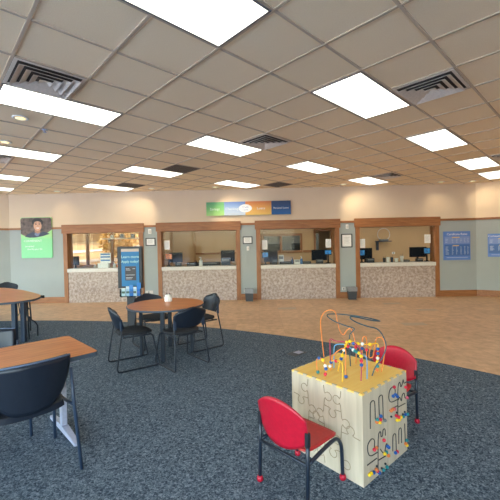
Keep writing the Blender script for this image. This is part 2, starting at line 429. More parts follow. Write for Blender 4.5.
# recessed cans, each with a real spot aimed at the wall where it has a glow
def make_can(label):
    t = thing('recessed_downlight', label, 'downlight', (0, 0, CZ), 0, 'round recessed downlights')
    prof = [(0.062, -0.006), (0.085, -0.006), (0.09, 0.0), (0.09, 0.006)]
    MB().lathe([(0.09, 0.004), (0.09, 0.0), (0.085, -0.007), (0.062, -0.007), (0.060, 0.003)], seg=28).build('trim_ring', M_WHITE, t)
    MB().lathe([(0.054, -0.0075), (0.054, -0.009), (0.03, -0.012)], seg=24).build('bulb', mat('warm_bulb', rgb(255, 226, 170), 0.4, emit=1.1), t)
    return t
cans = [((-2.88, 4.15), None, 'recessed downlight in the left foreground ceiling under the large left panel'), ((-3.75, 5.05), None, 'recessed downlight at the left edge between two light panels'),
        ((-5.575, 9.45), (-5.7, 6), 'recessed downlight by the wall left of the first teller window'), ((-2.9, 9.38), (-3.67, 26), 'recessed downlight between the first and second teller windows'),
        ((-1.14, 9.4), (-0.62, 24), 'recessed downlight just left of the coloured banner sign'), ((2.38, 9.45), (3.15, 26), 'recessed downlight above the framed notice between windows three and four'),
        ((5.02, 9.45), (5.2, 8), 'recessed downlight above the right end of the fourth window'), ((5.86, 9.45), (6.9, 20), 'recessed downlight nearest the right wall corner')]
K0 = None
for (x, y), aim, lab in cans:
    if K0 is None: K0 = make_can(lab); K0.location = (x, y, CZ)
    else: dup(K0, (x, y, CZ), 0, lab)
    if aim:
        ld = bpy.data.lights.new('spot', 'SPOT'); ld.energy = aim[1] * 1.3; ld.color = (1.0, 0.80, 0.52); ld.spot_size = math.radians(86); ld.spot_blend = 0.9; ld.shadow_soft_size = 0.05
        lo = bpy.data.objects.new('downlight_beam', ld); C.objects.link(lo); lo.location = (x, y - 0.15, CZ - 0.04)
        tgt = Vector((aim[0], WY, 2.25)) - lo.location; lo.rotation_euler = tgt.to_track_quat('-Z', 'Y').to_euler()
o = MB().lathe([(0.035, 0.0), (0.035, -0.008), (0.012, -0.012), (0.012, -0.03), (0.022, -0.034), (0.022, -0.038)], seg=16).build('fire_sprinkler', M_GREYM)
sp = gp(-0.94, 6.0, CZ); o.location = (sp.x, sp.y, CZ); tag(o, 'small sprinkler head in the ceiling at the left, beyond the brightest panel', 'sprinkler')

# walls -------------------------------------------------------------
booths = [(-5.69, -3.33), (-2.92, -0.515), (-0.05, 2.34), (2.80, 5.17)]
HD = 2.285           # head of the wooden frames
wb = MB(); wb.box(XL, XR, WY, WY + 0.3, HD - 0.02, CZ + 0.12, mi=0)
edges = [XL] + [v for b in booths for v in (b[0] + 0.02, b[1] - 0.02)] + [XR]
for k in range(0, len(edges), 2):
    wb.box(edges[k], edges[k + 1], WY, WY + 0.3, -0.12, 2.195, mi=1); wb.box(edges[k], edges[k + 1], WY, WY + 0.3, 2.195, HD - 0.02, mi=0)
struct('wall_back', wb, [M_BEIGE, M_SAGE])
def angled(name, x0, y0, x1, y1, side):
    d = Vector((x1 - x0, y1 - y0, 0)); L = d.length; ang = math.atan2(d.y, d.x)
    M = Matrix.Translation((x0, y0, 0)) @ Matrix.Rotation(ang, 4, 'Z')
    s = side; ya, yb = sorted((0, 0.2 * s))
    struct(name, MB().box(0, L, ya, yb, -0.12, 2.195, M, 1).box(0, L, ya, yb, 2.195, CZ + 0.12, M, 0), [M_BEIGE, M_SAGE])
    return M, L, s
n = 1
def rail(M, x0, x1, y, nn):
    ya, yb = y
    struct('trim_%d' % nn, MB().box(x0, x1, ya, yb, RAIL0, RAIL1, M, bev=0.006), M_TRIMX)
MR, LR, sR = angled('wall_right_corner', XR, WY, XB, YB, 1)
ML, LL, sL = angled('wall_left_corner', XA, YA, XL, WY, 1)
rail(MR, 0.01, LR, (-0.03, -0.001), 1); rail(ML, 0, LL - 0.01, (-0.03, -0.001), 2)
struct('baseboard_right', MB().box(0.01, LR, -0.022, -0.001, 0.001, 0.18, MR, bev=0.006), M_TRIMX)
struct('baseboard_left', MB().box(0, LL - 0.01, -0.022, -0.001, 0.001, 0.18, ML, bev=0.006), M_TRIMX)
gaps = [(XL, booths[0][0]), (booths[0][1], booths[1][0]), (booths[1][1], booths[2][0]), (booths[2][1], booths[3][0]), (booths[3][1], XR)]
for k, (a, b) in enumerate(gaps):
    struct('trim_%d' % (3 + k), MB().box(a + 0.002, b - 0.002, WY - 0.03, WY - 0.001, RAIL0, RAIL1, bev=0.006), M_TRIMX)
    struct('baseboard_back_%d' % (k + 1), MB().box(a + 0.002, b - 0.002, WY - 0.022, WY - 0.001, 0.001, 0.18, bev=0.006), M_TRIMX)
lw = MB().box(XA - 0.2, XA, YF, YA, -0.12, 0.3).box(XA - 0.2, XA, YF, YA, 2.9, CZ + 0.12).box(XA - 0.2, XA, YA - 0.5, YA, 0.3, 2.9).box(XA - 0.2, XA, YF, YF + 0.4, 0.3, 2.9)
for yy in (-1.2, 0.9, 3.0, 5.1): lw.box(XA - 0.15, XA - 0.05, yy - 0.05, yy + 0.05, 0.3, 2.9)
struct('wall_left', lw, M_BEIGE)
struct('wall_right', MB().box(XB, XB + 0.2, YF, YB, -0.12, CZ + 0.12), M_BEIGE)
FX1 = 2.5
wf = MB().box(XA - 0.2, XB + 0.2, YF - 0.2, YF, -0.12, 0.35).box(XA - 0.2, XB + 0.2, YF - 0.2, YF, 2.85, CZ + 0.12).box(XA - 0.2, XA + 0.5, YF - 0.2, YF, 0.35, 2.85).box(FX1, XB + 0.2, YF - 0.2, YF, 0.35, 2.85)
struct('wall_front', wf, M_BEIGE)
mm = MB(); x = XA + 0.5
while x < FX1 + 0.01:
    mm.box(x - 0.04, x + 0.04, YF - 0.14, YF - 0.06, 0.35, 2.85); x += 1.5
mm.box(XA + 0.5, FX1, YF - 0.13, YF - 0.07, 1.0, 1.06)
struct('window_5', mm, mat('window_bronze', rgb(90, 66, 48), 0.5))
# outdoors
struct('ground', MB().prism([(-60, -60), (60, -60), (60, 60), (-60, 60)], -0.6, -0.2), M_GRASS)
struct('bounce_paving', MB().box(-40, 40, -30, -4.2, -0.2, -0.18).box(-40, -11.6, -4.2, 9, -0.2, -0.18), mat('bounce_concrete', rgb(214, 218, 222), 0.9))  # unseen paving, added and kept pale to bounce daylight into the room

# teller windows -----------------------------------------------------
WN = ['first', 'second', 'third', 'fourth']
for k, (a, b) in enumerate(booths):
    w = thing('window_%d' % (k + 1), None, None, (0, 0, 0)); w['kind'] = 'structure'
    w.location = ((a + b) / 2, WY, 0)
    pw = 0.12
    struct('header', MB().box(a - 0.03, b + 0.03, WY - 0.05, WY + 0.28, 2.03, HD, bev=0.008), M_TRIMX, w, True)
    for s0, s1 in ((a, a + pw), (b - pw, b)):
        struct('jamb', MB().box(s0, s1, WY - 0.03, WY + 0.28, 0.001, 2.03, bev=0.006), M_TRIMZ, w, True)
    struct('glass', MB().box(a + pw + 0.001, b - pw - 0.001, WY + 0.075, WY + 0.083, 1.002, 2.029), M_GLASS, w, True)
    c = thing('teller_counter', 'speckled stone-look counter with pale ledge under the %s teller window from the left' % WN[k], 'counter', ((a + b) / 2, WY, 0), 0, 'teller counters')
    MB().box(a + pw + 0.002, b - pw - 0.002, WY - 0.012, WY + 0.06, 0.001, 0.895).build('front_panel', M_GRAN, c, True)
    MB().box(a + pw + 0.002, b - pw - 0.002, WY - 0.07, WY + 0.27, 0.895, 1.0, bev=0.01).build('ledge', M_LEDGE, c, True)
    MB().box(a + pw + 0.002, b - pw - 0.002, WY + 0.31, WY + 0.85, 0.93, 0.985).build('work_surface', mat('office_worktop', rgb(150, 130, 110), 0.6), c, True)
    MB().box(a + pw + 0.002, b - pw - 0.002, WY + 0.80, WY + 0.82, 0.001, 0.93).build('modesty_panel', mat('office_worktop', rgb(150, 130, 110), 0.6), c, True)

# office behind ------------------------------------------------------
OB = 12.6; OZ = 2.75
struct('floor_office', MB().box(-8.5, 7.6, WY + 0.3, 17, -0.12, -0.0), M_OFLOOR)
struct('ceiling_office', MB().box(-8.5, 7.6, WY + 0.3, 17, OZ, OZ + 0.1), M_OCEIL)
ow = MB()
W1 = (-7.1, -4.15, 0.95, 2.35); W3 = (0.17, 1.56, 1.36, 1.9); W3b = (2.12, 2.66, 1.36, 2.05)
xs = [-8.5, W1[0], W1[1], W3[0], W3[1], W3b[0], W3b[1], 7.6]
for i in range(0, 8, 2): ow.box(xs[i], xs[i + 1], OB, OB + 0.12, 0, OZ)
for wdw in (W1, W3, W3b):
    ow.box(wdw[0], wdw[1], OB, OB + 0.12, 0, wdw[2]); ow.box(wdw[0], wdw[1], OB, OB + 0.12, wdw[3], OZ)
struct('wall_office_back', ow, M_TAN)
struct('wall_office_left', MB().box(-8.6, -8.5, WY + 0.3, OB, 0, OZ).box(-3.15, -3.05, WY + 0.62 + 0.35, OB, 0, OZ), M_TAN)
struct('wall_office_right', MB().box(7.6, 7.7, WY + 0.3, 17, 0, OZ), M_TAN)
struct('wall_office_jog', MB().box(-3.04, -2.3, OB - 0.45, OB - 0.001, 0, OZ), M_TAN)
struct('wall_rear_room', MB().box(-4.0, -3.9, OB + 0.12, 17, 0, OZ).box(-4.0, 0.3, 16.9, 17, 0, OZ).box(3.0, 7.6, 16.9, 17, 0, OZ).box(0.3, 3.0, 16.9, 17, 0, 1.25).box(0.3, 3.0, 16.9, 17, 2.1, OZ), M_TAN)
w6 = thing('window_6', None, None, (-5.6, OB, 0)); w6['kind'] = 'structure'
fr = MB()
for x in (W1[0] + 0.03, -6.36, -5.44, -4.18): fr.box(x - 0.035, x + 0.035, OB - 0.03, OB + 0.1, W1[2], W1[3])
fr.box(W1[0], W1[1], OB - 0.04, OB + 0.1, W1[2] - 0.05, W1[2] + 0.03)
fr.build('window_frame', M_TRIMZ, w6, True)
MB().box(W1[0] + 0.01, W1[1] - 0.01, OB + 0.11, OB + 0.116, W1[2] + 0.001, W1[3] - 0.001).build('glass', M_BRONZE, w6, True)
w7 = thing('window_7', None, None, (0.86, OB, 0)); w7['kind'] = 'structure'
fr = MB()
for q in (W3, W3b):
    for (a, b, c, d) in ((q[0] - 0.07, q[1] + 0.07, q[2] - 0.09, q[2]), (q[0] - 0.07, q[1] + 0.07, q[3], q[3] + 0.08), (q[0] - 0.07, q[0], q[2], q[3]), (q[1], q[1] + 0.07, q[2], q[3])):
        fr.box(a, b, OB - 0.03, OB - 0.001, c, d)
fr.box(0.81, 0.89, OB - 0.02, OB + 0.1, W3[2], W3[3])
fr.build('window_frame', M_TRIMX, w7, True)
MB().box(0.3, 3.0, 16.93, 16.94, 1.25, 2.1).build('glass', M_BRONZE2, w7, True)
struct('trim_9', MB().box(-2.68, -0.3, OB - 0.04, OB - 0.001, 1.27, 1.34), M_TRIMX)
struct('trim_10', MB().box(1.65, 2.05, OB - 0.03, OB - 0.001, 1.27, 1.36), M_TRIMX)
# outdoors seen through the first window
def hill(x, y): return 0.70 + 0.075 * (y - 13.2) + 0.05 * math.sin(x * 0.7) * min(1, (y - 13.2) * 0.2)
def ribbon(name, pts, m, dz):
    g = MB(); rows = [[g.bm.verts.new((x, y, hill(x, y) + dz)) for x, y in row] for row in pts]
    for a in range(len(rows) - 1):
        for b in range(len(rows[0]) - 1): g.bm.faces.new((rows[a][b], rows[a + 1][b], rows[a + 1][b + 1], rows[a][b + 1])).smooth = True
    struct(name, g, m)
ribbon('bank', [[(-26 + 22 * a / 24, 13.2 + 20.5 * b / 20) for b in range(21)] for a in range(25)], M_GRASS, 0.0)
struct('sky_block_wall', MB().box(-40, 10, 33.8, 34.5, -0.2, 8), mat('tan_render', rgb(150, 118, 84), 0.9))  # added wall, blocks the bright sky behind the first window
ribbon('road', [[(-20 + 13 * a / 24, 21 + 7.5 * (a / 24) ** 2 - 3.0 * math.sin(a / 24 * PI) + 2.6 * b / 6) for b in range(7)] for a in range(25)], M_ROAD, 0.04)
ribbon('footpath', [[(-18 + 12 * a / 24, 14.6 + 1.6 * (a / 24) + 1.3 * b / 4) for b in range(5)] for a in range(25)], M_ROAD, 0.03)
def tree(x, y, h, r, label, seed, name='tree'):
    random.seed(seed)
    t = thing(name, label, 'tree' if name == 'tree' else 'bush', (x, y, hill(x, y) - 0.05), 0)
    if name == 'tree': MB().tube([(0, 0, 0), (0.05, 0, h * 0.35), (0, 0.04, h * 0.6)], [0.14, 0.1, 0.05]).build('trunk', M_BARK, t)
    f = MB()
    for k in range(700):
        v = Vector((random.gauss(0, 1), random.gauss(0, 1), random.gauss(0, 1))).normalized() * r * random.uniform(0.55, 1)
        v.z *= 0.8; c = Vector((0, 0, h - r * 0.8)) + v
        if c.z < 0.1: continue
        a = Vector((random.uniform(-1, 1), random.uniform(-1, 1), random.uniform(-1, 1))).normalized(); b = a.orthogonal().normalized(); s = r * 0.13
        f.bm.faces.new([f.bm.verts.new(c + q) for q in (a * s, b * s * 0.6, -a * s, -b * s * 0.6)])
    f.build('foliage', M_LEAF, t)
tree(-7.3, 17.8, 1.7, 1.0, 'pale leafy tree outside beyond the first teller window, centre right', 3)
tree(-10.9, 19.5, 3.0, 1.1, 'dark golden tree outside, seen at the left of the first teller window', 5)

# ------------------------------------------------------------------ signs and posters
def wallthing(name, label, cat, x, z, y=None, group=None): return thing(name, label, cat, (x, (WY if y is None else y), z), 0, group)
WHT = flat('sign_white', 240, 244, 246)
# banner sign
t = wallthing('banner_sign', 'long banner sign of green, blue, orange and navy panels above the second and third windows', 'sign', -0.25, 2.645)
MB().box(-1.215, 1.215, -0.045, -0.002, -0.195, 0.195).build('backboard', flat('sign_edge', 90, 90, 90), t)
secs = [(-1.215, -0.70, [(0, rgb(168, 214, 130)), (0.45, rgb(120, 190, 110)), (1, rgb(88, 158, 112))], 'green panel'), (-0.70, -0.09, [(0, rgb(200, 216, 232)), (0.5, rgb(150, 180, 220)), (1, rgb(84, 120, 190))], 'blue panel'),
        (-0.09, 0.66, [(0, rgb(236, 196, 100)), (0.5, rgb(232, 168, 84)), (1, rgb(206, 116, 66))], 'orange panel'), (0.66, 1.215, [(0, rgb(20, 100, 170)), (0.5, rgb(26, 78, 136)), (1, rgb(40, 62, 98))], 'navy panel')]
for i, (a, b, st, lb) in enumerate(secs):
    p = MB().box(a, b, -0.052, -0.0455, -0.195, 0.195).build('panel', ramp_mat('banner_%d' % i, st, 'Z', 0.39, -0.195), t); p['label'] = lb + ' of the banner'
el = [(-0.09 + 0.19 * math.cos(q / 32 * 2 * PI), 0.115 * math.sin(q / 32 * 2 * PI)) for q in range(32)]
MB().prism(el, -0.058, -0.053, plane='XZ').build('oval_badge', WHT, t)
for txt, x, s in (('Savings', -0.97, 0.10), ('Checking', -0.48, 0.10), ('Loans', 0.36, 0.10), ('Personal Loans', 0.935, 0.072)):
    lettering('lettering', txt, s, WHT, t, (x, -0.054, -0.01), align='CENTER')
for txt, z in (('Credit', 0.035), ('Cards', -0.045)): lettering('lettering', txt, 0.07, flat('badge_text', 90, 130, 180), t, (-0.09, -0.059, z), align='CENTER')
# mount tab under banner
# rate signs
M_BLUE = flat('rate_blue', 96, 134, 206); M_BLUE2 = flat('rate_blue_pale', 128, 152, 208); M_BLUE3 = flat('rate_blue_deep', 70, 112, 180); M_YEL = flat('rate_yellow', 232, 190, 120)
def rate_sign(label, M, x0, x1, z0, z1, title, rows):
    t = thing('rate_sign', label, 'sign'); t.matrix_world = M; w, h = x1 - x0, z1 - z0
    MB().box(0, w, -0.03, -0.002, 0, h).build('board', M_BLUE, t)
    MB().box(0.02, w - 0.02, -0.033, -0.0305, h * 0.57, h * 0.82).build('band', M_BLUE2, t)
    MB().box(0.02, w - 0.02, -0.033, -0.0305, h * 0.15, h * 0.54).build('band', M_BLUE3, t)
    lettering('lettering', title, 0.085, WHT, t, (w / 2, -0.0345, h * 0.90), align='CENTER')
    for z, s in ((0.79, 0.28), (0.50, 0.24)):
        MB().box(w * (0.5 - s / 2 - 0.05), w * (0.5 + s / 2 - 0.05), -0.0345, -0.0335, h * z - 0.012, h * z + 0.012).build('heading_line', M_YEL, t)
    g = MB()
    random.seed(11)
    for r in range(rows):
        zz = h * (0.73 - r * 0.052) if r < 3 else h * (0.46 - (r - 3) * 0.042)
        for cx_ in (0.06, 0.30, 0.46, 0.62, 0.76, 0.88):
            ww = w * (0.10 if cx_ == 0.06 else 0.05) * random.uniform(0.7, 1.3)
            g.box(w * cx_, w * cx_ + ww, -0.0345, -0.0335, zz - 0.006, zz + 0.006)
    g.box(w * 0.1, w * 0.9, -0.0345, -0.0335, h * 0.08, h * 0.095)
    g.build('rate_table', flat('rate_text', 190, 204, 232), t)
rate_sign('blue rate board with white title on the sage wall right of the fourth window', Matrix.Translation((5.29, WY, 1.04)), 0, 0.745, 0, 0.815, 'Certificate Rates', 10)
rate_sign('blue rate board cut off by the right edge, on the angled wall', MR @ Matrix.Translation((0.27, 0, 1.12)), 0, 0.78, 0, 0.64, 'Consumer Loan Rates', 8)
# portrait poster
t = wallthing('portrait_poster', 'green poster with a smiling dark haired man in a dark jacket', 'poster', -6.47, 1.335)
W_, H_ = 0.92, 1.19
def rrect(x0, x1, z0, z1, r=0.04):
    out = []
    for cx_, cz_, a in ((x1 - r, z1 - r, 0), (x0 + r, z1 - r, 1), (x0 + r, z0 + r, 2), (x1 - r, z0 + r, 3)):
        for q in range(6): ang = (a + q / 5) * PI / 2; out.append((cx_ + r * math.cos(ang), cz_ + r * math.sin(ang)))
    return out
MB().prism(rrect(-W_ / 2, W_ / 2, 0, H_), -0.03, -0.0005, plane='XZ').build('board', ramp_mat('poster_green', [(0, rgb(124, 216, 152)), (0.45, rgb(132, 218, 150)), (0.55, rgb(162, 220, 140)), (1, rgb(162, 220, 140))], 'Z', H_, 0), t)
def arc(x): return 0.60 + 0.30 * ((x + 0.08) / 0.46) ** 2 * 0.55
ph = [(x / 10 * W_ - W_ / 2, arc(x / 10 * W_ - W_ / 2)) for x in range(11)]
MB().prism(ph + [(W_ / 2, H_ - 0.06), (W_ / 2 - 0.04, H_ - 0.012), (-W_ / 2 + 0.04, H_ - 0.012), (-W_ / 2, H_ - 0.06)], -0.034, -0.031, plane='XZ').build('photo_background', mat('poster_backdrop', rgb(58, 48, 48), 0.5, col2=rgb(120, 100, 92), scale=9), t)
def ellip(cx_, cz_, rx, rz, n=28, a0=0, a1=2 * PI, tilt=0):
    o_ = []
    for q in range(n):
        a = a0 + (a1 - a0) * q / (n - (0 if a1 - a0 > 6.2 else 1)); x_, z_ = rx * math.cos(a), rz * math.sin(a)
        o_.append((cx_ + x_ * math.cos(tilt) - z_ * math.sin(tilt), cz_ + x_ * math.sin(tilt) + z_ * math.cos(tilt)))
    return o_
def pl(name, pts, d, m, par=None): return MB().prism(pts, -d - 0.0012, -d, plane='XZ').build(name, m, par or t)
SK = flat('skin_print', 214, 164, 134)
pl('jacket', [(-0.34, 0.63), (-0.26, 0.70), (-0.10, 0.76), (-0.02, 0.72), (0.10, 0.70), (0.20, 0.78), (0.33, 0.73), (0.40, 0.70), (0.20, 0.64), (0.0, 0.605), (-0.2, 0.60)], 0.0345, flat('navy_jacket_print', 34, 46, 76))
pl('shirt', [(-0.04, 0.74), (0.12, 0.74), (0.08, 0.66), (0.02, 0.63), (-0.05, 0.68)], 0.0362, flat('shirt_print', 110, 124, 158))
pl('neck', [(-0.03, 0.86), (0.12, 0.86), (0.13, 0.76), (0.05, 0.71), (-0.04, 0.76)], 0.0378, flat('neck_print', 176, 124, 98))
pl('hair', ellip(0.045, 1.04, 0.165, 0.125, tilt=-0.1), 0.0394, flat('hair_print', 26, 24, 30))
fc_ = pl('face', ellip(0.05, 0.945, 0.118, 0.15, tilt=0.06), 0.041, SK)
pl('hairline', [(-0.06, 1.0), (-0.09, 1.03), (-0.06, 1.13), (0.05, 1.15), (0.16, 1.12), (0.19, 1.0), (0.165, 0.98), (0.15, 1.05), (0.06, 1.075), (-0.03, 1.06)], 0.0426, flat('hair_print', 26, 24, 30))
fb = MB()
for pt in (ellip(0.0, 0.985, 0.026, 0.012, 12), ellip(0.105, 0.99, 0.026, 0.012, 12), [(-0.035, 1.01), (0.03, 1.02), (0.03, 1.03), (-0.035, 1.022)], [(0.08, 1.022), (0.14, 1.015), (0.14, 1.027), (0.08, 1.033)]): fb.prism(pt, -0.0435, -0.0423, plane='XZ')
fb.build('eyes_and_brows', flat('hair_print', 26, 24, 30), fc_)
pl('nose', [(0.055, 0.975), (0.08, 0.925), (0.04, 0.922)], 0.0423, flat('nose_print', 190, 136, 108), fc_)
pl('smile', ellip(0.055, 0.885, 0.05, 0.022, 14, PI, 2 * PI), 0.0423, WHT, fc_)
lettering('lettering', 'CONVENIENT', 0.085, WHT, t, (-0.38, -0.031, 0.50), sx=1.0)
lettering('lettering', 'BANKING', 0.06, WHT, t, (-0.34, -0.031, 0.34)); lettering('lettering', 'that fits your life', 0.066, WHT, t, (-0.28, -0.031, 0.26))

# small things on the wall strips
def frame(label, x0, x1, z0, z1, mt):
    t = wallthing('certificate_frame', label, 'picture frame', (x0 + x1) / 2, z0, group='framed notices between windows'); w = (x1 - x0) / 2; h = z1 - z0; b = 0.026
    MB().box(-w, w, -0.022, -0.002, 0, b).box(-w, w, -0.022, -0.002, h - b, h).box(-w, -w + b, -0.022, -0.002, b, h - b).box(w - b, w, -0.022, -0.002, b, h - b).build('frame', M_BLACK, t)
    ce = MB().box(-w + b, w - b, -0.010, -0.003, b, h - b).build('certificate', M_PAPER, t)
    g = MB()
    for k in range(5):
        z = h * (0.72 - k * 0.1); g.box(-w * 0.5, w * (0.5 - 0.1 * (k % 2)), -0.0112, -0.0102, z, z + 0.006)
    g.build('printed_lines', mt, ce)
PT = flat('printed_grey', 160, 162, 166)
frame('landscape black framed notice between the first and second windows', -3.262, -2.975, 1.622, 1.852, PT)
frame('landscape black framed notice between the second and third windows', -0.436, -0.155, 1.618, 1.836, PT)
frame('portrait black framed notice between the third and fourth windows', 2.395, 2.71, 1.46, 1.85, PT)
def sensor(label, x, z, s, name='wall_sensor', m=M_WHITE):
    t = wallthing(name, label, 'sensor', x, z)
    MB().box(-0.045 * s, 0.045 * s, -0.03, -0.002, -0.07 * s, 0.07 * s, bev=0.008).build('housing', m, t)
    MB().box(-0.02 * s, 0.035 * s, -0.045, -0.031, -0.05 * s, 0.04 * s, bev=0.004).build('lens', M_LEDGE, t)
sensor('white wall sensor above the notice between windows one and two', -3.13, 2.04, 1.0)
sensor('small white sensor above the portrait framed notice', 2.565, 2.055, 0.9)
sensor('white light switch below the notice between windows two and three', -0.288, 1.49, 0.85, 'light_switch')
for k, (x, lab) in enumerate(((-0.38, 'small white outlet box low on the wall beside the waste bin near window two'), (-3.2, 'pale outlet strip low on the wall between windows one and two'), (2.44, 'pale outlet strip low on the wall behind the waste bin near window four'))):
    t = wallthing('outlet_box', lab, 'outlet', x, 0.27)
    MB().box(-0.05 if k != 1 else -0.10, 0.05 if k != 1 else 0.12, -0.025, -0.002, -0.04, 0.05, bev=0.004).build('cover', M_LEDGE, t)
    MB().box(-0.015, 0.015, -0.028, -0.0255, -0.02, 0.03).build('socket', M_GREYP, t)
# waste bins
def bin_(label, x, y):
    t = thing('waste_bin', label, 'waste bin', (x, y, 0.0), 0, 'waste bins between the windows')
    def sq(w, d, z): return [Vector((sx * w, sy * d, z)) for sx, sy in ((-1, -1), (1, -1), (1, 1), (-1, 1))]
    m = MB(); a = sq(0.10, 0.075, 0.002); b = sq(0.12, 0.10, 0.33); c = sq(0.11, 0.09, 0.33); d = sq(0.09, 0.065, 0.015)
    R_ = [[m.bm.verts.new(v) for v in q] for q in (a, b, c, d)]
    for i in range(3):
        for k in range(4): m.bm.faces.new((R_[i][k], R_[i][(k + 1) % 4], R_[i + 1][(k + 1) % 4], R_[i + 1][k]))
    m.bm.faces.new(R_[0][::-1]); m.bm.faces.new(R_[3])
    m.build('bin_body', M_BIN, t)
    m = MB(); rows = [sq(0.124, 0.104, 0.23), sq(0.127, 0.107, 0.35), sq(0.107, 0.087, 0.345), sq(0.105, 0.085, 0.26)]
    R_ = [[m.bm.verts.new(v + Vector((random.uniform(-1, 1), 0, random.uniform(-1, 1))) * 0.008) for v in q] for q in rows]
    for i in range(3):
        for k in range(4): m.bm.faces.new((R_[i][k], R_[i][(k + 1) % 4], R_[i + 1][(k + 1) % 4], R_[i + 1][k]))
    m.build('bin_liner', M_SILVER, t)
bin_('dark waste bin with silver liner between the second and third windows', -0.27, 9.66)
bin_('dark waste bin with silver liner between the third and fourth windows', 2.62, 9.66)

# ------------------------------------------------------------------ things on teller counters
def monitor(label, x, y, rz, w=0.42, h=0.29, z=0.985, lift=0.10):
    t = thing('monitor', label, 'monitor', (x, y, z), rz)
    hs = MB().box(-w / 2, w / 2, -0.02, 0.015, lift, lift + h, bev=0.006).build('housing', M_MON, t)
    MB().box(-w / 2 + 0.015, w / 2 - 0.015, -0.0225, -0.0205, lift + 0.015, lift + h - 0.015).build('screen', mat('dark_screen', rgb(26, 34, 46), 0.6, spec=0.1), hs)
    MB().box(-0.025, 0.025, 0.016, 0.04, 0.01, lift + h * 0.5).build('stand', M_MON, t)
    MB().prism(rrect(-0.10, 0.10, -0.07, 0.08, 0.03), 0.001, 0.012).build('base', M_MON, t)
def small_screen(label, x, y, w, h, m, z=1.0, lift=0.13, name='card_terminal', rz=0):
    t = thing(name, label, 'card terminal', (x, y, z), rz)
    hs = MB().box(-w / 2, w / 2, -0.012, 0.012, lift, lift + h, bev=0.004).build('housing', M_MON, t)
    MB().box(-w / 2 + 0.015, w / 2 - 0.015, -0.0145, -0.0125, lift + 0.02, lift + h - 0.015).build('screen', m, hs)
    MB().box(-w * 0.3, w * 0.3, -0.05, 0.05, 0.001, 0.03).box(-0.02, 0.02, -0.01, 0.011, 0.03, lift).build('base', M_MON, t)
def boxy(name, label, cat, x0, x1, y, d, z, h, m, m2=None):
    t = thing(name, label, cat, ((x0 + x1) / 2, y, z)); w = (x1 - x0) / 2
    MB().box(-w, w, -d / 2, d / 2, 0.001, h, bev=min(0.01, h * 0.2)).build('body', m, t)
    MB().box(-w * 0.8, w * 0.8, -d / 2 - 0.004, -d / 2 - 0.0005, h * 0.55, h * 0.85).build('front_slot', m2 or M_GREYP, t)
def bottle(label, x, y, r, h, m, m2, name='pump_bottle', z=1.0):
    t = thing(name, label, 'bottle', (x, y, z))
    MB().lathe([(r * 0.9, 0.001), (r, 0.01), (r, h * 0.62), (r * 0.45, h * 0.74)], seg=16).build('body', m, t)
    MB().lathe([(r * 0.42, h * 0.741), (r * 0.42, h * 0.85), (r * 0.15, h * 0.86), (r * 0.15, h)], seg=12).box(-r * 0.9, r * 0.2, -r * 0.2, r * 0.2, h * 0.98, h * 1.04).build('pump', m2, t)
def sheet(label, x0, x1, z0, z1):
    t = thing('notice_sheet', label, 'paper', ((x0 + x1) / 2, WY + 0.074, z0), 0, 'white sheets taped to the teller glass')
    w = (x1 - x0) / 2; pa = MB().box(-w, w, -0.002, 0.0, 0, z1 - z0).build('paper', M_PAPER, t)
    g = MB(); h = z1 - z0
    for k in range(6): g.box(-w * 0.7, w * (0.7 - 0.2 * (k % 2)), -0.003, -0.0022, h * (0.8 - k * 0.11), h * (0.8 - k * 0.11) + 0.004)
    g.build('printed_lines', PT, pa)
sheet('white sheet taped on the left of the second window glass', -2.738, -2.585, 1.504, 1.772)
sheet('white sheet taped on the left of the third window glass', 0.123, 0.277, 1.446, 1.726)
sheet('white sheet taped on the right of the third window glass', 1.966, 2.12, 1.466, 1.716)
sheet('white sheet taped on the left of the fourth window glass', 2.954, 3.1, 1.432, 1.696)
sheet('white sheet taped on the right of the fourth window glass', 4.795, 4.97, 1.538, 1.787)
YM = WY + 0.45
monitor('black monitor behind the first teller window, at its left end', -5.62, YM, -0.35, 0.36, 0.27)
monitor('black monitor behind the second window on the left', -2.50, YM, 0.1, 0.40, 0.30, lift=0.12)
monitor('black monitor behind the second window at the right end', -0.92, YM, 0.0, 0.42, 0.34, lift=0.12)
monitor('black monitor behind the third window on the left', 0.38, YM, 0.0, 0.42, 0.36, lift=0.08)
monitor('wide black monitor behind the third window on the right', 1.84, YM, 0.0, 0.46, 0.32, lift=0.1)
monitor('black monitor behind the fourth window on the left', 3.22, YM, 0.0, 0.40, 0.34, lift=0.1)
monitor('black monitor behind the fourth window at the right end', 4.78, YM, 0.0, 0.50, 0.30, lift=0.14)
YT = WY + 0.18
small_screen('card terminal with orange screen on the second ledge', -2.645, YT, 0.22, 0.19, M_SCRO, lift=0.2)
small_screen('card terminal with blue screen at the left of the third ledge', 0.21, YT, 0.19, 0.17, M_SCRB, lift=0.2)
small_screen('card terminal with blue screen at the right of the third ledge', 2.05, YT, 0.20, 0.15, M_SCRB, lift=0.25)
small_screen('card terminal with blue screen at the left of the fourth ledge', 3.03, YT, 0.19, 0.18, M_SCRB, lift=0.2)
small_screen('card terminal with blue screen at the right of the fourth ledge', 4.91, YT, 0.19, 0.18, M_SCRB, lift=0.22)
boxy('receipt_printer', 'blue-grey box printer at the right end of the second ledge', 'printer', -1.09, -0.82, YT, 0.14, 1.0, 0.22, M_PEDL)
boxy('receipt_printer', 'black printer under the orange terminal on the second ledge', 'printer', -2.42, -2.28, YT, 0.12, 1.0, 0.10, M_BLACK)
boxy('receipt_printer', 'low black printer behind the blue terminal left of the third window', 'printer', 0.40, 0.56, YT, 0.12, 1.0, 0.15, M_BLACK)
boxy('receipt_printer', 'low black printer beside the right hand terminal of the third window', 'printer', 1.70, 1.90, YT, 0.12, 1.0, 0.13, M_BLACK)
boxy('receipt_printer', 'low black printer at the left of the fourth ledge', 'printer', 3.16, 3.38, YT, 0.12, 1.0, 0.13, M_BLACK)
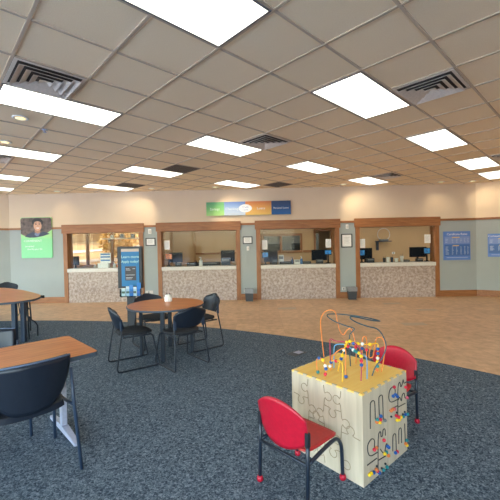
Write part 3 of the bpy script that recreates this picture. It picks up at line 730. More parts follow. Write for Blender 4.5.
boxy('receipt_printer', 'black printer left of the right hand terminal, fourth ledge', 'printer', 4.60, 4.78, YT, 0.12, 1.0, 0.10, M_BLACK)
boxy('cash_drawer', 'long dark cash drawer behind the second ledge', 'cash drawer', -2.15, -1.15, YM, 0.22, 0.985, 0.11, M_BLACK)
boxy('keyboard_tray', 'long dark keyboard tray behind the third ledge on the right', 'keyboard', 1.28, 1.58, YM, 0.18, 0.985, 0.08, M_BLACK)
boxy('keyboard_tray', 'long dark keyboard tray behind the third ledge on the left', 'keyboard', 0.65, 1.0, YM, 0.18, 0.985, 0.08, M_BLACK)
boxy('keyboard_tray', 'low dark keyboard tray behind the fourth ledge near the right monitor', 'keyboard', 4.3, 4.5, YM, 0.18, 0.985, 0.07, M_BLACK)
boxy('tissue_box', 'white box in the middle of the third ledge holding tissues', 'tissue box', 1.06, 1.22, YT, 0.12, 1.0, 0.13, M_WHITE)
boxy('tissue_box', 'white carton standing behind the third window near the left monitor', 'tissue box', 0.62, 0.78, YM + 0.16, 0.1, 0.985, 0.28, M_WHITE)
bottle('white pump bottle of sanitizer on the second ledge', -1.695, YT, 0.055, 0.25, M_WHITE, M_WHITE)
bottle('dark pump bottle beside the white one on the second ledge', -1.84, YT + 0.02, 0.05, 0.16, M_BLACK, M_BLACK)
bottle('clear blue pump bottle on the third ledge beside the white box', 1.27, YT, 0.04, 0.22, mat('blue_plastic', rgb(90, 130, 180), 0.3), M_WHITE)
bottle('dark pump bottle on the third ledge left of the white box', 1.0, YT, 0.04, 0.2, M_PEDL, M_BLACK)
for i, (x, r, h, m, lab) in enumerate([(3.68, 0.045, 0.15, M_BLACK, 'black cup leftmost of the row on the fourth ledge'), (3.79, 0.05, 0.17, M_WHITE, 'white cup second in the row on the fourth ledge'), (3.90, 0.04, 0.16, M_PEDL, 'dark blue cup in the middle of the fourth ledge'), (4.03, 0.055, 0.13, M_WHITE, 'short round white cup on the fourth ledge'), (4.19, 0.055, 0.20, M_LEDGE, 'tall pale cup rightmost on the fourth ledge')]):
    t = thing('cup', lab, 'cup', (x, YT, 1.0), 0, 'cups on the fourth ledge')
    MB().lathe([(r * 0.75, 0.001), (r, h * 0.9), (r * 0.9, h * 0.9), (r * 0.6, 0.02)], seg=16).build('body', m, t)
    if i % 2 == 0: MB().tube([(0.01, 0, 0.022), (0.025, 0.0, h * 1.25)], 0.004, 6).tube([(-0.01, 0, 0.022), (-0.02, 0.01, h * 1.2)], 0.004, 6).build('pens', M_BLACK, t)
# first window: blue and white display box, small things
t = thing('brochure_display', 'white and blue cardboard display standing on the first ledge', 'display', (-4.60, YT, 1.0))
MB().box(-0.16, 0.16, -0.05, 0.05, 0.001, 0.14).build('tray', M_WHITE, t)
MB().box(-0.12, 0.20, 0.03, 0.05, 0.14, 0.44).build('back_card', M_WHITE, t)
for z in (0.38, 0.30, 0.2): MB().box(-0.10, 0.18, 0.026, 0.0295, z, z + 0.04).build('blue_stripe', flat('card_blue', 66, 130, 196), t)
for x, r, h, m, lab in [(-4.28, 0.04, 0.14, M_WHITE, 'white bottle at the right of the cardboard display, first ledge'), (-4.17, 0.035, 0.11, M_BEAD['o'], 'small orange bottle behind the kiosk on the first ledge'), (-4.86, 0.04, 0.10, M_LEDGE, 'pale squat bottle at the left of the cardboard display')]:
    bottle(lab, x, YT, r, h, m, M_WHITE, 'small_bottle')
t = thing('wall_shelf', 'white shelf of small items behind the first teller window', 'shelf', (-4.75, 12.35, 1.93))
MB().box(-0.95, 0.95, -0.12, 0.12, -0.02, 0.0).build('board', M_WHITE, t); MB().box(-0.7, -0.66, -0.02, 0.12, -0.14, -0.021).box(0.66, 0.7, -0.02, 0.12, -0.14, -0.021).build('bracket', M_GREYP, t)
for x, w, h, m, lab in [(-5.35, 0.1, 0.12, M_LEDGE, 'pale binder box at the left of the white shelf'), (-5.0, 0.14, 0.16, M_GREYP, 'grey storage box in the middle of the white shelf'), (-4.6, 0.12, 0.16, M_PEDL, 'dark blue storage box on the white shelf'), (-4.25, 0.2, 0.15, M_BLACK, 'black storage box at the right of the white shelf')]:
    boxy('storage_box', lab, 'box', x, x + w, 12.33, 0.12, 1.93, h, m)
# fourth window: dark shelf with a wire ring
t = thing('wall_shelf', 'small dark shelf on the brown wall behind the fourth window', 'shelf', (4.55, OB, 1.64))
MB().box(-0.26, 0.26, -0.2, -0.001, -0.03, 0.0).build('board', M_PEDL, t); MB().box(-0.24, -0.20, -0.18, -0.002, -0.34, -0.031).build('bracket', M_PEDL, t)
t = thing('wire_wreath', 'round pale wire ring standing on the dark shelf', 'ornament', (4.56, OB - 0.1, 1.642))
MB().tube([(0.22 * math.cos(q / 24 * 2 * PI), 0, 0.23 + 0.22 * math.sin(q / 24 * 2 * PI)) for q in range(25)], 0.012).build('ring', M_LEDGE, t)
MB().box(-0.16, 0.16, -0.05, 0.05, 0.0, 0.06, bev=0.01).build('base', M_GREYP, t)
t = thing('wall_outlet', 'white outlet plate on the brown wall behind the fourth window', 'outlet', (4.94, OB, 1.19))
MB().box(-0.055, 0.055, -0.01, -0.001, -0.04, 0.04).build('plate', M_WHITE, t); MB().box(-0.02, 0.02, -0.013, -0.0105, -0.02, 0.02).build('socket', M_GREYP, t)
# dark furniture in the rear room
for x, lab in ((0.5, 'dark cabinet in the rear room at the left'), (1.9, 'dark cabinet in the rear room at the right')):
    t = thing('storage_cabinet', lab, 'cabinet', (x, 14.5, 0.0))
    MB().box(-0.45, 0.45, -0.25, 0.25, 0.001, 1.62).build('body', M_PEDL, t); MB().box(-0.4, 0.4, -0.262, -0.2505, 0.1, 1.55).build('door', M_BLACK, t)
for x, y, e in ((-5.5, 11.4, 26), (-1.6, 11.2, 26), (1.2, 11.2, 20), (4.2, 11.3, 26), (1.3, 14.2, 16)):
    t = thing('office_ceiling_light', 'ceiling light inside the office behind the windows', 'ceiling light', (x, y, OZ), 0, 'office ceiling lights')
    MB().box(-0.6, 0.6, -0.3, 0.3, -0.012, -0.001).build('frame', M_WHITE, t)
    MB().box(-0.56, 0.56, -0.26, 0.26, -0.016, -0.0125).build('diffuser', mat('office_diffuser', (1, 0.93, 0.8, 1), 0.5, emit=5.0), t)

# ------------------------------------------------------------------ kiosk
t = thing('floor_sign_kiosk', 'black pedestal stand with a bright blue poster and brochure pockets', 'sign stand', (-2.46, 6.5, 0.006))
MB().prism(ellip(0, 0.03, 0.24, 0.24, 32), 0.0, 0.02).build('base', M_BLACK, t)
MB().box(-0.075, 0.075, 0.0, 0.06, 0.02, 0.95).build('pole', mat('kiosk_grey', rgb(44, 46, 54), 0.5), t)
MB().box(-0.235, 0.235, -0.02, 0.075, 0.80, 1.60, bev=0.01).build('board', M_BLACK, t)
ko = MB().box(-0.155, 0.185, -0.032, -0.0205, 0.84, 1.555).build('poster', flat('kiosk_blue', 0, 112, 168), t)
MB().box(-0.155, 0.185, -0.034, -0.0325, 1.50, 1.555).build('poster_strip', flat('kiosk_tan', 196, 176, 160), ko)
MB().box(-0.085, 0.125, -0.035, -0.0325, 0.95, 1.22).build('poster_inset', flat('kiosk_charcoal', 58, 54, 58), ko)
lettering('lettering', 'Learn more', 0.072, flat('kiosk_pale', 190, 236, 228), ko, (0.015, -0.034, 1.40), align='CENTER')
lettering('lettering', 'Apply today!', 0.066, flat('kiosk_pale', 190, 236, 228), ko, (0.015, -0.034, 1.31), align='CENTER')
g = MB()
for x0, x1, z in ((-0.07, 0.0, 1.17), (-0.07, 0.02, 1.145), (-0.07, 0.10, 1.05), (-0.07, 0.06, 1.0), (-0.07, 0.04, 0.975), (0.06, 0.11, 1.17)): g.box(x0, x1, -0.0365, -0.0355, z, z + 0.008)
g.build('small_print', flat('kiosk_print', 200, 200, 204), ko)
hd = MB().box(-0.15, 0.245, -0.16, -0.15, 0.66, 0.80).box(-0.15, -0.14, -0.15, -0.022, 0.66, 0.80).box(0.235, 0.245, -0.15, -0.022, 0.66, 0.80).box(-0.15, 0.245, -0.16, -0.021, 0.65, 0.66).build('brochure_pocket', glass_mat('clear_acrylic', (0.86, 0.93, 0.97, 1)), t)
for i, (x, c, z, lab) in enumerate([(-0.10, (226, 232, 226), 0.80, 'white and green brochure at the left of the kiosk pocket'), (-0.02, (200, 214, 224), 0.83, 'white brochure second in the kiosk pocket'), (0.05, (60, 130, 200), 0.86, 'blue brochure in the middle of the kiosk pocket'), (0.11, (232, 238, 240), 0.82, 'pale brochure fourth in the kiosk pocket'), (0.195, (16, 116, 196), 0.90, 'tall bright blue brochure at the right of the kiosk pocket')]):
    b = thing('brochure', lab, 'brochure', (-2.46 + x, 6.40 + 0.012 * (i % 2), 0.668), 0, 'brochures in the kiosk pocket')
    MB().box(-0.036, 0.036, -0.004, 0.004, 0.0, z - 0.65).build('leaflet', flat('brochure_%d' % i, *c), b)
    MB().box(-0.03, 0.03, -0.0055, -0.0045, 0.05, 0.09).build('printed_picture', flat('brochure_pic_%d' % i, c[2] // 2, 120, 200 - c[0] // 2), b)

# ------------------------------------------------------------------ round table and its chairs
t = thing('round_table', 'round wood-look table with dark legs ringed by four black chairs', 'table', (-1.373, 5.005, 0.006))
MB().lathe([(0.54, 0.705), (0.552, 0.708), (0.556, 0.732), (0.548, 0.7335)], seg=72).build('edge_band', M_EDGE, t)
MB().lathe([(0.545, 0.7338), (0.547, 0.736), (0.543, 0.738)], seg=72).build('tabletop', M_TOP, t)
for k in range(4):
    a = math.radians(-83 + 90 * k); x, y = 0.365 * math.cos(a), 0.365 * math.sin(a)
    M = Matrix.Translation((x, y, 0)) @ Matrix.Rotation(a, 4, 'Z')
    MB().box(-0.022, 0.022, -0.03, 0.03, 0.0, 0.705, M, bev=0.008).build('leg', M_METAL, t)
MB().box(-0.34, 0.34, -0.02, 0.02, 0.67, 0.704, Matrix.Rotation(math.radians(7), 4, 'Z')).box(-0.02, 0.02, -0.34, 0.34, 0.665, 0.703, Matrix.Rotation(math.radians(7), 4, 'Z')).build('apron', M_METAL, t)
t = thing('condiment_shaker', 'small white holder with two black stems on the round table', 'holder', (-1.391, 5.21, 0.744))
MB().lathe([(0.055, 0.001), (0.06, 0.01), (0.058, 0.065), (0.045, 0.078), (0.04, 0.08)], seg=20).build('body', M_WHITE, t)
MB().lathe([(0.045, 0.081), (0.047, 0.1), (0.03, 0.105)], seg=20).build('lid', M_WHITE, t)
MB().tube([(-0.02, 0, 0.106), (-0.024, 0, 0.13)], 0.006, 6).tube([(0.02, 0, 0.106), (0.022, 0, 0.128)], 0.006, 6).build('stem', M_BLACK, t)

def sled_chair(label, loc, rz):
    t = thing('sled_base_chair', label, 'chair', loc, rz, 'black chairs around the round table')
    for s in (-1, 1):
        P = [(s * 0.215, -0.225, 0.66), (s * 0.22, -0.215, 0.50), (s * 0.235, -0.25, 0.30), (s * 0.255, -0.285, 0.05), (s * 0.255, -0.275, 0.018), (s * 0.255, -0.245, 0.011), (s * 0.255, 0.0, 0.011), (s * 0.255, 0.21, 0.011), (s * 0.25, 0.245, 0.018), (s * 0.25, 0.25, 0.05), (s * 0.235, 0.21, 0.25), (s * 0.215, 0.185, 0.405), (s * 0.21, 0.16, 0.425), (s * 0.21, -0.20, 0.425)]
        MB().tube(P, 0.0105, 8).build('side_frame', M_METAL, t)
    MB().tube([(-0.21, 0.12, 0.42), (0.21, 0.12, 0.42)], 0.009).tube([(-0.21, -0.17, 0.42), (0.21, -0.17, 0.42)], 0.009).build('cross_bar', M_METAL, t)
    def seat(u, v):
        x = (u * 2 - 1); y = v * 2 - 1
        w = 0.235 - 0.03 * max(0, y) ** 3 - 0.03 * max(0, -y)
        e = (1 - abs(x) ** 5 * 0.35)
        return Vector((x * w * (1 - 0.12 * abs(y) ** 6), y * 0.215 * e - 0.005, 0.452 - 0.018 * max(0, y) ** 3 + 0.008 * x * x))
    MB().shell(seat, 14, 12, 0.028).build('seat', M_BLACKF, t)
    def back(u, v):
        x = u * 2 - 1
        w = 0.20 + 0.045 * math.sin(min(1, v * 1.3) * PI / 2)
        if v > 0.6: w *= math.sqrt(1 - ((v - 0.6) / 0.42) ** 3)
        z = 0.545 + v * 0.257 - 0.035 * x * x * v - 0.02 * (1 - x * x) * (1 - v)
        y = -0.225 - 0.085 * v + 0.06 * x * x
        return Vector((x * w, y - 0.015, z))
    MB().shell(back, 16, 12, 0.014).build('backrest', M_VINYL, t)
    for s in (-1, 1): MB().box(s * 0.215 - 0.018, s * 0.215 + 0.018, -0.232, -0.205, 0.52, 0.66, bev=0.006).build('back_bracket', M_PEDL, t)
    return t
def fz(fx, fy): return math.atan2(-fx, fy)
c1 = sled_chair('black chair at the round table with its back to the viewer, nearest', (-1.065, 4.58, 0.006), fz(-0.69, 0.72))
dup(c1, (-1.70, 4.58, 0.006), fz(0.81, 0.58), 'black chair at the left of the round table, seen side on')
dup(c1, (-0.955, 5.36, 0.006), fz(-0.77, -0.63), 'black chair at the right of the round table, facing left')
dup(c1, (-1.70, 5.46, 0.006), fz(0.62, -0.78), 'black chair behind the round table, facing the viewer')

# ------------------------------------------------------------------ office side chairs (four legs) and near table
def side_chair(label, loc, rz):
    t = thing('office_side_chair', label, 'chair', loc, rz, 'black padded side chairs')
    for s in (-1, 1):
        MB().tube([(s * 0.255, -0.215, 0.72), (s * 0.262, -0.235, 0.50), (s * 0.285, -0.30, 0.0)], 0.0125, 10).build('leg', M_PEDL, t)
        MB().tube([(s * 0.25, 0.24, 0.41), (s * 0.255, 0.27, 0.30), (s * 0.26, 0.285, 0.0)], 0.0125, 10).build('leg', M_PEDL, t)
        MB().tube([(s * 0.262, -0.245, 0.455), (s * 0.262, -0.10, 0.43), (s * 0.25, 0.24, 0.41)], 0.011, 8).build('side_rail', M_PEDL, t)
    def seat(u, v):
        x = u * 2 - 1; y = v * 2 - 1
        return Vector((x * (0.222 - 0.02 * abs(y) ** 4), y * (0.25 - 0.03 * abs(x) ** 4), 0.47 + 0.012 * x * x))
    MB().shell(seat, 14, 14, 0.038).build('seat', M_VINYL, t)
    def back(u, v):
        x = u * 2 - 1
        w = 0.236 - 0.02 * (1 - v) ** 2.2
        top = 0.835 - 0.012 * x * x
        bot = 0.49 + 0.15 * abs(x) ** 3.2
        z = bot + (top - bot) * v
        return Vector((x * w, -0.265 + 0.075 * x * x - 0.05 * v, z))
    MB().shell(back, 20, 10, 0.035).build('backrest', M_VINYL, t)
    def pipe(x): return Vector((x * 0.238, -0.283 + 0.075 * x * x - 0.05, 0.838 - 0.012 * x * x))
    MB().tube([pipe(-1 + q / 10) for q in range(21)], 0.007, 6).build('piping', mat('blue_grey_piping', rgb(92, 110, 136), 0.5), t)
    return t
s1 = side_chair('black padded chair in the left foreground, back to the viewer', (-1.705, 2.405, 0.006), fz(-0.7, 0.7))
dup(s1, (-2.33, 2.85, 0.006), fz(0.69, -0.72), 'black padded chair across the near table, barely in frame at left')
U = Vector((0.69, 0.724, 0)); Vv = Vector((0.724, -0.69, 0))
tl = Vector((-1.855, 3.265, 0)) + Vv * 0.37 - U * 0.76
t = thing('rectangular_table', 'rectangular wood-look table in the left foreground with grey T leg', 'table', (tl.x, tl.y, 0.006), math.atan2(U.y, U.x))
MB().prism(rrect(-0.76, 0.76, -0.37, 0.37, 0.035), 0.70, 0.7325).build('edge_band', M_EDGE, t)
MB().prism(rrect(-0.757, 0.757, -0.367, 0.367, 0.034), 0.7328, 0.736).build('tabletop', M_TOP, t)
for s in (1, -1):
    MB().box(s * 0.59 - 0.024, s * 0.59 + 0.024, -0.03, 0.03, 0.06, 0.66, bev=0.012).build('post', M_GREYM, t)
    f = MB()
    f.prism([(-0.33, 0.012), (0.33, 0.012), (0.33, 0.035), (0.06, 0.068), (-0.06, 0.068), (-0.33, 0.035)], -0.024, 0.024, Matrix.Translation((s * 0.59, 0, 0)) @ Matrix.Rotation(PI / 2, 4, 'Z'), plane='XZ', bev=0.008)
    f.build('foot', M_GREYM, t)
    MB().ball((s * 0.59, -0.31, 0.011), 0.02, 1, 1, 0.5).ball((s * 0.59, 0.31, 0.011), 0.02, 1, 1, 0.5).build('glide', M_GREYP, t)
    MB().box(s * 0.59 - 0.05, s * 0.59 + 0.05, -0.27, 0.27, 0.66, 0.70).build('top_bracket', M_GREYM, t)

# far left table
dup(c1, (-6.0, 7.9, 0.006), fz(0.45, -0.89), 'black chair beyond the far left table, only its top showing', 'black chairs around the curved table')
def smooth_poly(P, k=6):
    n = len(P); out = []
    for i in range(n):
        p0, p1, p2, p3 = [Vector(P[(i + d) % n]) for d in (-1, 0, 1, 2)]
        for j in range(k):
            u = j / k; out.append(0.5 * ((2 * p1) + (p2 - p0) * u + (2 * p0 - 5 * p1 + 4 * p2 - p3) * u * u + (3 * p1 - p0 - 3 * p2 + p3) * u ** 3))
    return [(v.x, v.y) for v in out]
P = [(-3.84, 5.78), (-4.0, 6.17), (-4.45, 6.62), (-5.1, 7.15), (-5.85, 7.56), (-6.5, 7.35), (-6.6, 6.4), (-5.9, 5.4), (-5.0, 5.1), (-4.4, 5.22), (-4.12, 5.36), (-3.93, 5.53)]
o3 = Vector((-4.8, 6.2, 0.006)); PL = [(x - o3.x, y - o3.y) for x, y in P]
t = thing('curved_meeting_table', 'large curved wood-look table at the far left edge', 'table', o3)
MB().prism(smooth_poly(PL), 0.70, 0.7325).build('edge_band', M_EDGE, t)
MB().prism(smooth_poly([(x * 0.994, y * 0.994) for x, y in PL]), 0.7328, 0.736).build('tabletop', M_TOP, t)
for x, y in ((-4.10, 5.62), (-4.02, 5.72), (-4.36, 5.36), (-6.0, 6.9), (-5.9, 6.2)):
    MB().box(x - o3.x - 0.035, x - o3.x + 0.035, y - o3.y - 0.035, y - o3.y + 0.035, 0.0, 0.70, bev=0.012).build('leg', M_PEDL, t)
def L3(x, y, z): return (x - o3.x, y - o3.y, z)
MB().tube([L3(-4.1, 6.0, 0.70), L3(-4.09, 6.02, 0.32), L3(-4.05, 6.06, 0.28), L3(-4.03, 6.1, 0.20), L3(-4.03, 6.1, 0.012)], 0.013).build('folding_leg', M_METAL, t)
MB().tube([L3(-4.46, 6.42, 0.70), L3(-4.45, 6.43, 0.32), L3(-4.42, 6.46, 0.28), L3(-4.42, 6.48, 0.2), L3(-4.42, 6.48, 0.012)], 0.013).build('folding_leg', M_METAL, t)
MB().tube([L3(-4.03, 5.84, 0.70), L3(-4.02, 5.85, 0.012)], 0.012).build('leg', M_METAL, t)
MB().tube([L3(-4.1, 6.0, 0.30), L3(-4.45, 6.43, 0.30)], 0.010).tube([L3(-4.1, 5.98, 0.52), L3(-4.42, 6.40, 0.52)], 0.009).build('leg_brace', M_METAL, t)
MB().box(-0.035, 0.045, -0.02, 0.02, 0.68, 0.731, Matrix.Translation(L3(-4.0, 6.2, 0)) @ Matrix.Rotation(-0.3, 4, 'Z'), bev=0.008).build('latch', M_BLACK, t)

# floor outlet plate
t = thing('floor_outlet', 'small grey floor outlet plate set in the carpet', 'outlet', (0.53, 4.93, 0.006), 0.75)
MB().box(-0.13, 0.13, -0.085, 0.085, 0.0, 0.006, bev=0.002).build('plate', M_BIN, t)
MB().box(-0.02, 0.10, -0.05, 0.05, 0.0062, 0.009).build('flap', M_GREYM, t)

# ------------------------------------------------------------------ activity cube
FC = Vector((0.648, 2.19, 0)); EX = Vector((0.7443, 0.6678, 0)); EY = Vector((-0.6678, 0.7443, 0)); SZ = 0.608; HZ = 0.61
cube = thing('activity_cube', 'pale wooden play cube with bead mazes on its yellow top and right side', 'toy', (FC + EX * SZ / 2 + EY * SZ / 2) + Vector((0, 0, 0.006)), math.atan2(EX.y, EX.x))
h = SZ / 2
ZB = HZ - 0.006
def cube_panel(name, fn): return fn.build(name, M_PLY, cube)
cube_panel('left_panel', MB().box(-h, -h + 0.012, -h + 0.0125, h - 0.0125, 0.0, ZB - 0.0125))   # faces -X local (left in view)
cube_panel('right_panel', MB().box(-h, h, -h, -h + 0.012, 0.0, ZB - 0.0125))
cube_panel('back_panel', MB().box(-h, h, h - 0.012, h, 0.0, ZB - 0.0125))
cube_panel('side_panel', MB().box(h - 0.012, h, -h + 0.0125, h - 0.0125, 0.0, ZB - 0.0125))
nt_ = MB().box(-h, h, -h, h, ZB - 0.012, ZB)
for k in range(7):
    p = -h + SZ * (k + 0.5) / 7
    nt_.box(p - 0.016, p + 0.016, -h - 0.0012, -h + 0.012, ZB - 0.0125, ZB + 0.0012, mi=1); nt_.box(-h - 0.0012, -h + 0.012, p - 0.016, p + 0.016, ZB - 0.0125, ZB + 0.0012, mi=1)
    nt_.box(p - 0.016, p + 0.016, h - 0.012, h + 0.0012, ZB - 0.0125, ZB + 0.0012, mi=1); nt_.box(h - 0.012, h + 0.0012, p - 0.016, p + 0.016, ZB - 0.0125, ZB + 0.0012, mi=1)
for k in range(7):
    for e in (-0.5, 0.5):
        p = -h + SZ * (k + 0.5) / 7 + e * 0.034
        nt_.box(p - 0.002, p + 0.002, -h - 0.0006, -h + 0.012, ZB - 0.006, ZB + 0.0006, mi=2); nt_.box(-h - 0.0006, -h + 0.012, p - 0.002, p + 0.002, ZB - 0.006, ZB + 0.0006, mi=2)
nt_.build('top_panel', [M_PLYTOP, M_PLY, M_SEAM], cube)
# jigsaw seams on the left face (plane x = -h, coordinate s = y, z)
def jig(vertical, c, n, length, start, step, flip):
    pts = []
    for k in range(n):
        a = start + k * step; d = 1 if (k + flip) % 2 else -1; m = a + step / 2; kr = 0.030
        pts.append((a, 0))
        pts.append((m - 0.028, 0.004 * d)); pts.append((m - 0.014, 0.012 * d))
        for q in range(9):
            ang = math.radians(-130 - 35 + q * (360 - 80) / 8) if False else math.radians(225 - q * 270 / 8)
            pts.append((m + kr * math.cos(ang), d * (0.036 + kr * math.sin(ang))))
        pts.append((m + 0.014, 0.012 * d)); pts.append((m + 0.028, 0.004 * d))
    pts.append((start + n * step, 0))
    return [((c + q, p) if vertical else (p, c + q)) for p, q in pts]
sm = MB()
st = (SZ - 0.04) / 4
for k in range(3):
    sm.tube([(-h - 0.0005, y, z) for y, z in jig(True, -h + 0.02 + st * (k + 1), 4, 0, 0.02, (ZB - 0.05) / 4, k)], 0.0028, 6)
for k in range(3):
    c = 0.02 + (ZB - 0.05) / 4 * (k + 1)
    for q in (0, 2) if k % 2 else (1, 3):
        sm.tube([(-h - 0.0005, y, z) for y, z in jig(False, c, 1, 0, -h + 0.02 + st * q, st, k)], 0.0028, 6)
sm.build('jigsaw_seams', M_SEAM, cube)
TR = [[[0.086, 0.353], [0.09, 0.504], [0.105, 0.525], [0.13, 0.525], [0.146, 0.50], [0.15, 0.394]], [[0.202, 0.403], [0.199, 0.51], [0.21, 0.53], [0.236, 0.53], [0.249, 0.505], [0.254, 0.357]],
[[0.426, 0.478], [0.427, 0.511], [0.401, 0.54], [0.35, 0.53], [0.335, 0.478], [0.369, 0.44], [0.465, 0.43]], [[0.462, 0.306], [0.465, 0.40], [0.467, 0.474], [0.476, 0.53], [0.50, 0.545], [0.514, 0.508], [0.535, 0.52], [0.553, 0.55], [0.565, 0.52], [0.601, 0.52]],
[[0.465, 0.42], [0.496, 0.435], [0.519, 0.402], [0.535, 0.44], [0.565, 0.445], [0.575, 0.41], [0.598, 0.396]], [[0.339, 0.39], [0.4, 0.388], [0.456, 0.385]], [[0.464, 0.372], [0.52, 0.368], [0.581, 0.364]],
[[0.132, 0.212], [0.133, 0.259], [0.096, 0.28], [0.052, 0.258], [0.056, 0.203], [0.093, 0.171], [0.169, 0.163]], [[0.175, 0.038], [0.178, 0.14], [0.181, 0.226], [0.192, 0.28], [0.215, 0.285], [0.222, 0.25], [0.24, 0.25], [0.25, 0.285], [0.275, 0.28], [0.28, 0.235]],
[[0.042, 0.13], [0.1, 0.128], [0.161, 0.126]], [[0.18, 0.104], [0.23, 0.098], [0.281, 0.092]], [[0.208, 0.167], [0.261, 0.118], [0.283, 0.165], [0.30, 0.17]],
[[0.38, 0.083], [0.383, 0.17], [0.392, 0.195], [0.418, 0.195], [0.428, 0.17], [0.432, 0.062]], [[0.47, 0.10], [0.472, 0.18], [0.48, 0.205], [0.505, 0.205], [0.513, 0.18], [0.515, 0.09]], [[0.572, 0.057], [0.568, 0.14], [0.566, 0.215]]]
for tr in TR:
    MB().tube([(u - h, -h - 0.002, v) for u, v in tr], 0.0034, 6, smooth=5).build('track', M_GROOVE, cube)
BD = [[0.209, 0.397, 'b'], [0.162, 0.389, 't'], [0.204, 0.375, 'r'], [0.156, 0.375, 'o'], [0.194, 0.359, 'y'], [0.264, 0.348, 'g'], [0.385, 0.48, 'b'], [0.417, 0.481, 'b'], [0.444, 0.46, 'b'], [0.35, 0.386, 'o'], [0.375, 0.388, 'o'], [0.4, 0.382, 'p'], [0.425, 0.326, 'r'], [0.462, 0.303, 'r'], [0.438, 0.289, 'y'], [0.469, 0.282, 'y'], [0.495, 0.291, 'y'], [0.531, 0.283, 't'], [0.566, 0.286, 'b'], [0.597, 0.28, 't'], [0.352, 0.344, 'k'], [0.433, 0.346, 'k'], [0.523, 0.304, 'k'], [0.555, 0.31, 'k'], [0.577, 0.489, 'r'], [0.401, 0.54, 'r'], [0.596, 0.404, 'p'], [0.247, 0.217, 'r'], [0.119, 0.204, 'r'], [0.144, 0.206, 'o'], [0.292, 0.158, 'b'], [0.31, 0.143, 'b'], [0.275, 0.123, 't'], [0.254, 0.121, 'y'], [0.304, 0.086, 'o'], [0.055, 0.066, 'y'], [0.077, 0.065, 'y'], [0.108, 0.056, 'b'], [0.178, 0.023, 'b'], [0.14, 0.061, 'o'], [0.152, 0.047, 'r'], [0.233, 0.019, 't'], [0.283, 0.016, 't'], [0.147, 0.081, 'k'], [0.211, 0.039, 'k'], [0.259, 0.049, 'k'], [0.406, 0.065, 'b'], [0.431, 0.062, 'r'], [0.564, 0.067, 'o'], [0.58, 0.05, 'y'], [0.581, 0.087, 't']]
for u, v, c in BD:
    r = 0.0085 if c == 'k' else 0.0135
    b = MB().ball((u - h, -h - 0.010, v), r, 1, 0.9, 0.85, 10).build('bead', M_BEAD[c], cube); b['label'] = BN[c] + ' bead on the side panel'
WI = [
    ('orange',[(0.546, 2.929, 0.61), (0.527, 2.92, 0.802), (0.517, 2.9, 0.918), (0.535, 2.88, 0.99), (0.584, 2.87, 1.024), (0.632, 2.86, 1.009), (0.646, 2.84, 0.929), (0.661, 2.82, 0.859), (0.684, 2.8, 0.835), (0.708, 2.78, 0.877), (0.738, 2.77, 0.887), (0.755, 2.75, 0.827), (0.764, 2.73, 0.745), (0.767, 2.749, 0.61)]),
    ('teal',[(0.71, 2.7, 0.61), (0.705, 2.7, 0.834), (0.727, 2.7, 0.881), (0.743, 2.7, 0.908), (0.678, 2.72, 0.928), (0.608, 2.76, 0.952), (0.561, 2.8, 0.981), (0.569, 2.84, 0.993), (0.64, 2.86, 0.992), (0.761, 2.82, 0.986), (0.866, 2.74, 0.981), (0.932, 2.66, 0.973), (0.836, 2.6, 0.996), (0.735, 2.56, 1.025), (0.673, 2.52, 1.042), (0.667, 2.5, 1.028), (0.717, 2.5, 0.998), (0.789, 2.5, 0.971), (0.854, 2.5, 0.952), (0.896, 2.5, 0.9), (0.917, 2.5, 0.819), (0.887, 2.5, 0.739), (0.839, 2.49, 0.685), (0.811, 2.496, 0.61)]),
    ('magenta',[(0.556, 2.711, 0.61), (0.55, 2.69, 0.783), (0.553, 2.68, 0.833), (0.589, 2.65, 0.826), (0.658, 2.59, 0.834), (0.7, 2.5, 0.844), (0.718, 2.44, 0.804), (0.714, 2.42, 0.74), (0.705, 2.407, 0.61)]),
    ('skyblue',[(0.573, 2.666, 0.61), (0.575, 2.66, 0.753), (0.588, 2.65, 0.796), (0.645, 2.6, 0.812), (0.689, 2.57, 0.786), (0.73, 2.53, 0.768), (0.758, 2.48, 0.766), (0.762, 2.45, 0.729), (0.758, 2.442, 0.61)]),
    ('yellow',[(0.572, 2.393, 0.61), (0.578, 2.41, 0.717), (0.57, 2.42, 0.742), (0.534, 2.48, 0.732), (0.517, 2.54, 0.694), (0.529, 2.604, 0.61)]),
    ('yellow',[(0.59, 2.602, 0.61), (0.603, 2.59, 0.683), (0.632, 2.58, 0.777), (0.666, 2.56, 0.85), (0.729, 2.55, 0.833), (0.803, 2.55, 0.825), (0.869, 2.55, 0.831), (0.876, 2.55, 0.783), (0.874, 2.572, 0.61)]),
    ('orange',[(0.905, 2.571, 0.61), (0.926, 2.57, 0.716), (0.939, 2.58, 0.81), (0.924, 2.6, 0.858), (0.894, 2.62, 0.853), (0.885, 2.64, 0.801), (0.874, 2.66, 0.702), (0.844, 2.66, 0.695), (0.845, 2.63, 0.772), (0.845, 2.55, 0.828)]),
    ('orange',[(0.428, 2.547, 0.61), (0.419, 2.55, 0.699), (0.438, 2.55, 0.729), (0.464, 2.53, 0.72), (0.48, 2.5, 0.671), (0.469, 2.487, 0.61)]),
    ('orange',[(0.61, 2.446, 0.61), (0.607, 2.44, 0.72), (0.613, 2.46, 0.814), (0.59, 2.52, 0.80), (0.55, 2.60, 0.72), (0.54, 2.62, 0.61)]),
    ('orange',[(0.783, 2.616, 0.61), (0.779, 2.62, 0.762), (0.79, 2.64, 0.841), (0.805, 2.64, 0.86), (0.823, 2.65, 0.83), (0.836, 2.701, 0.61)])]
RI = Matrix.Rotation(-math.atan2(EX.y, EX.x), 4, 'Z')
def cl(x, y, z): return RI @ (Vector((x, y, z)) - Vector(cube.location))
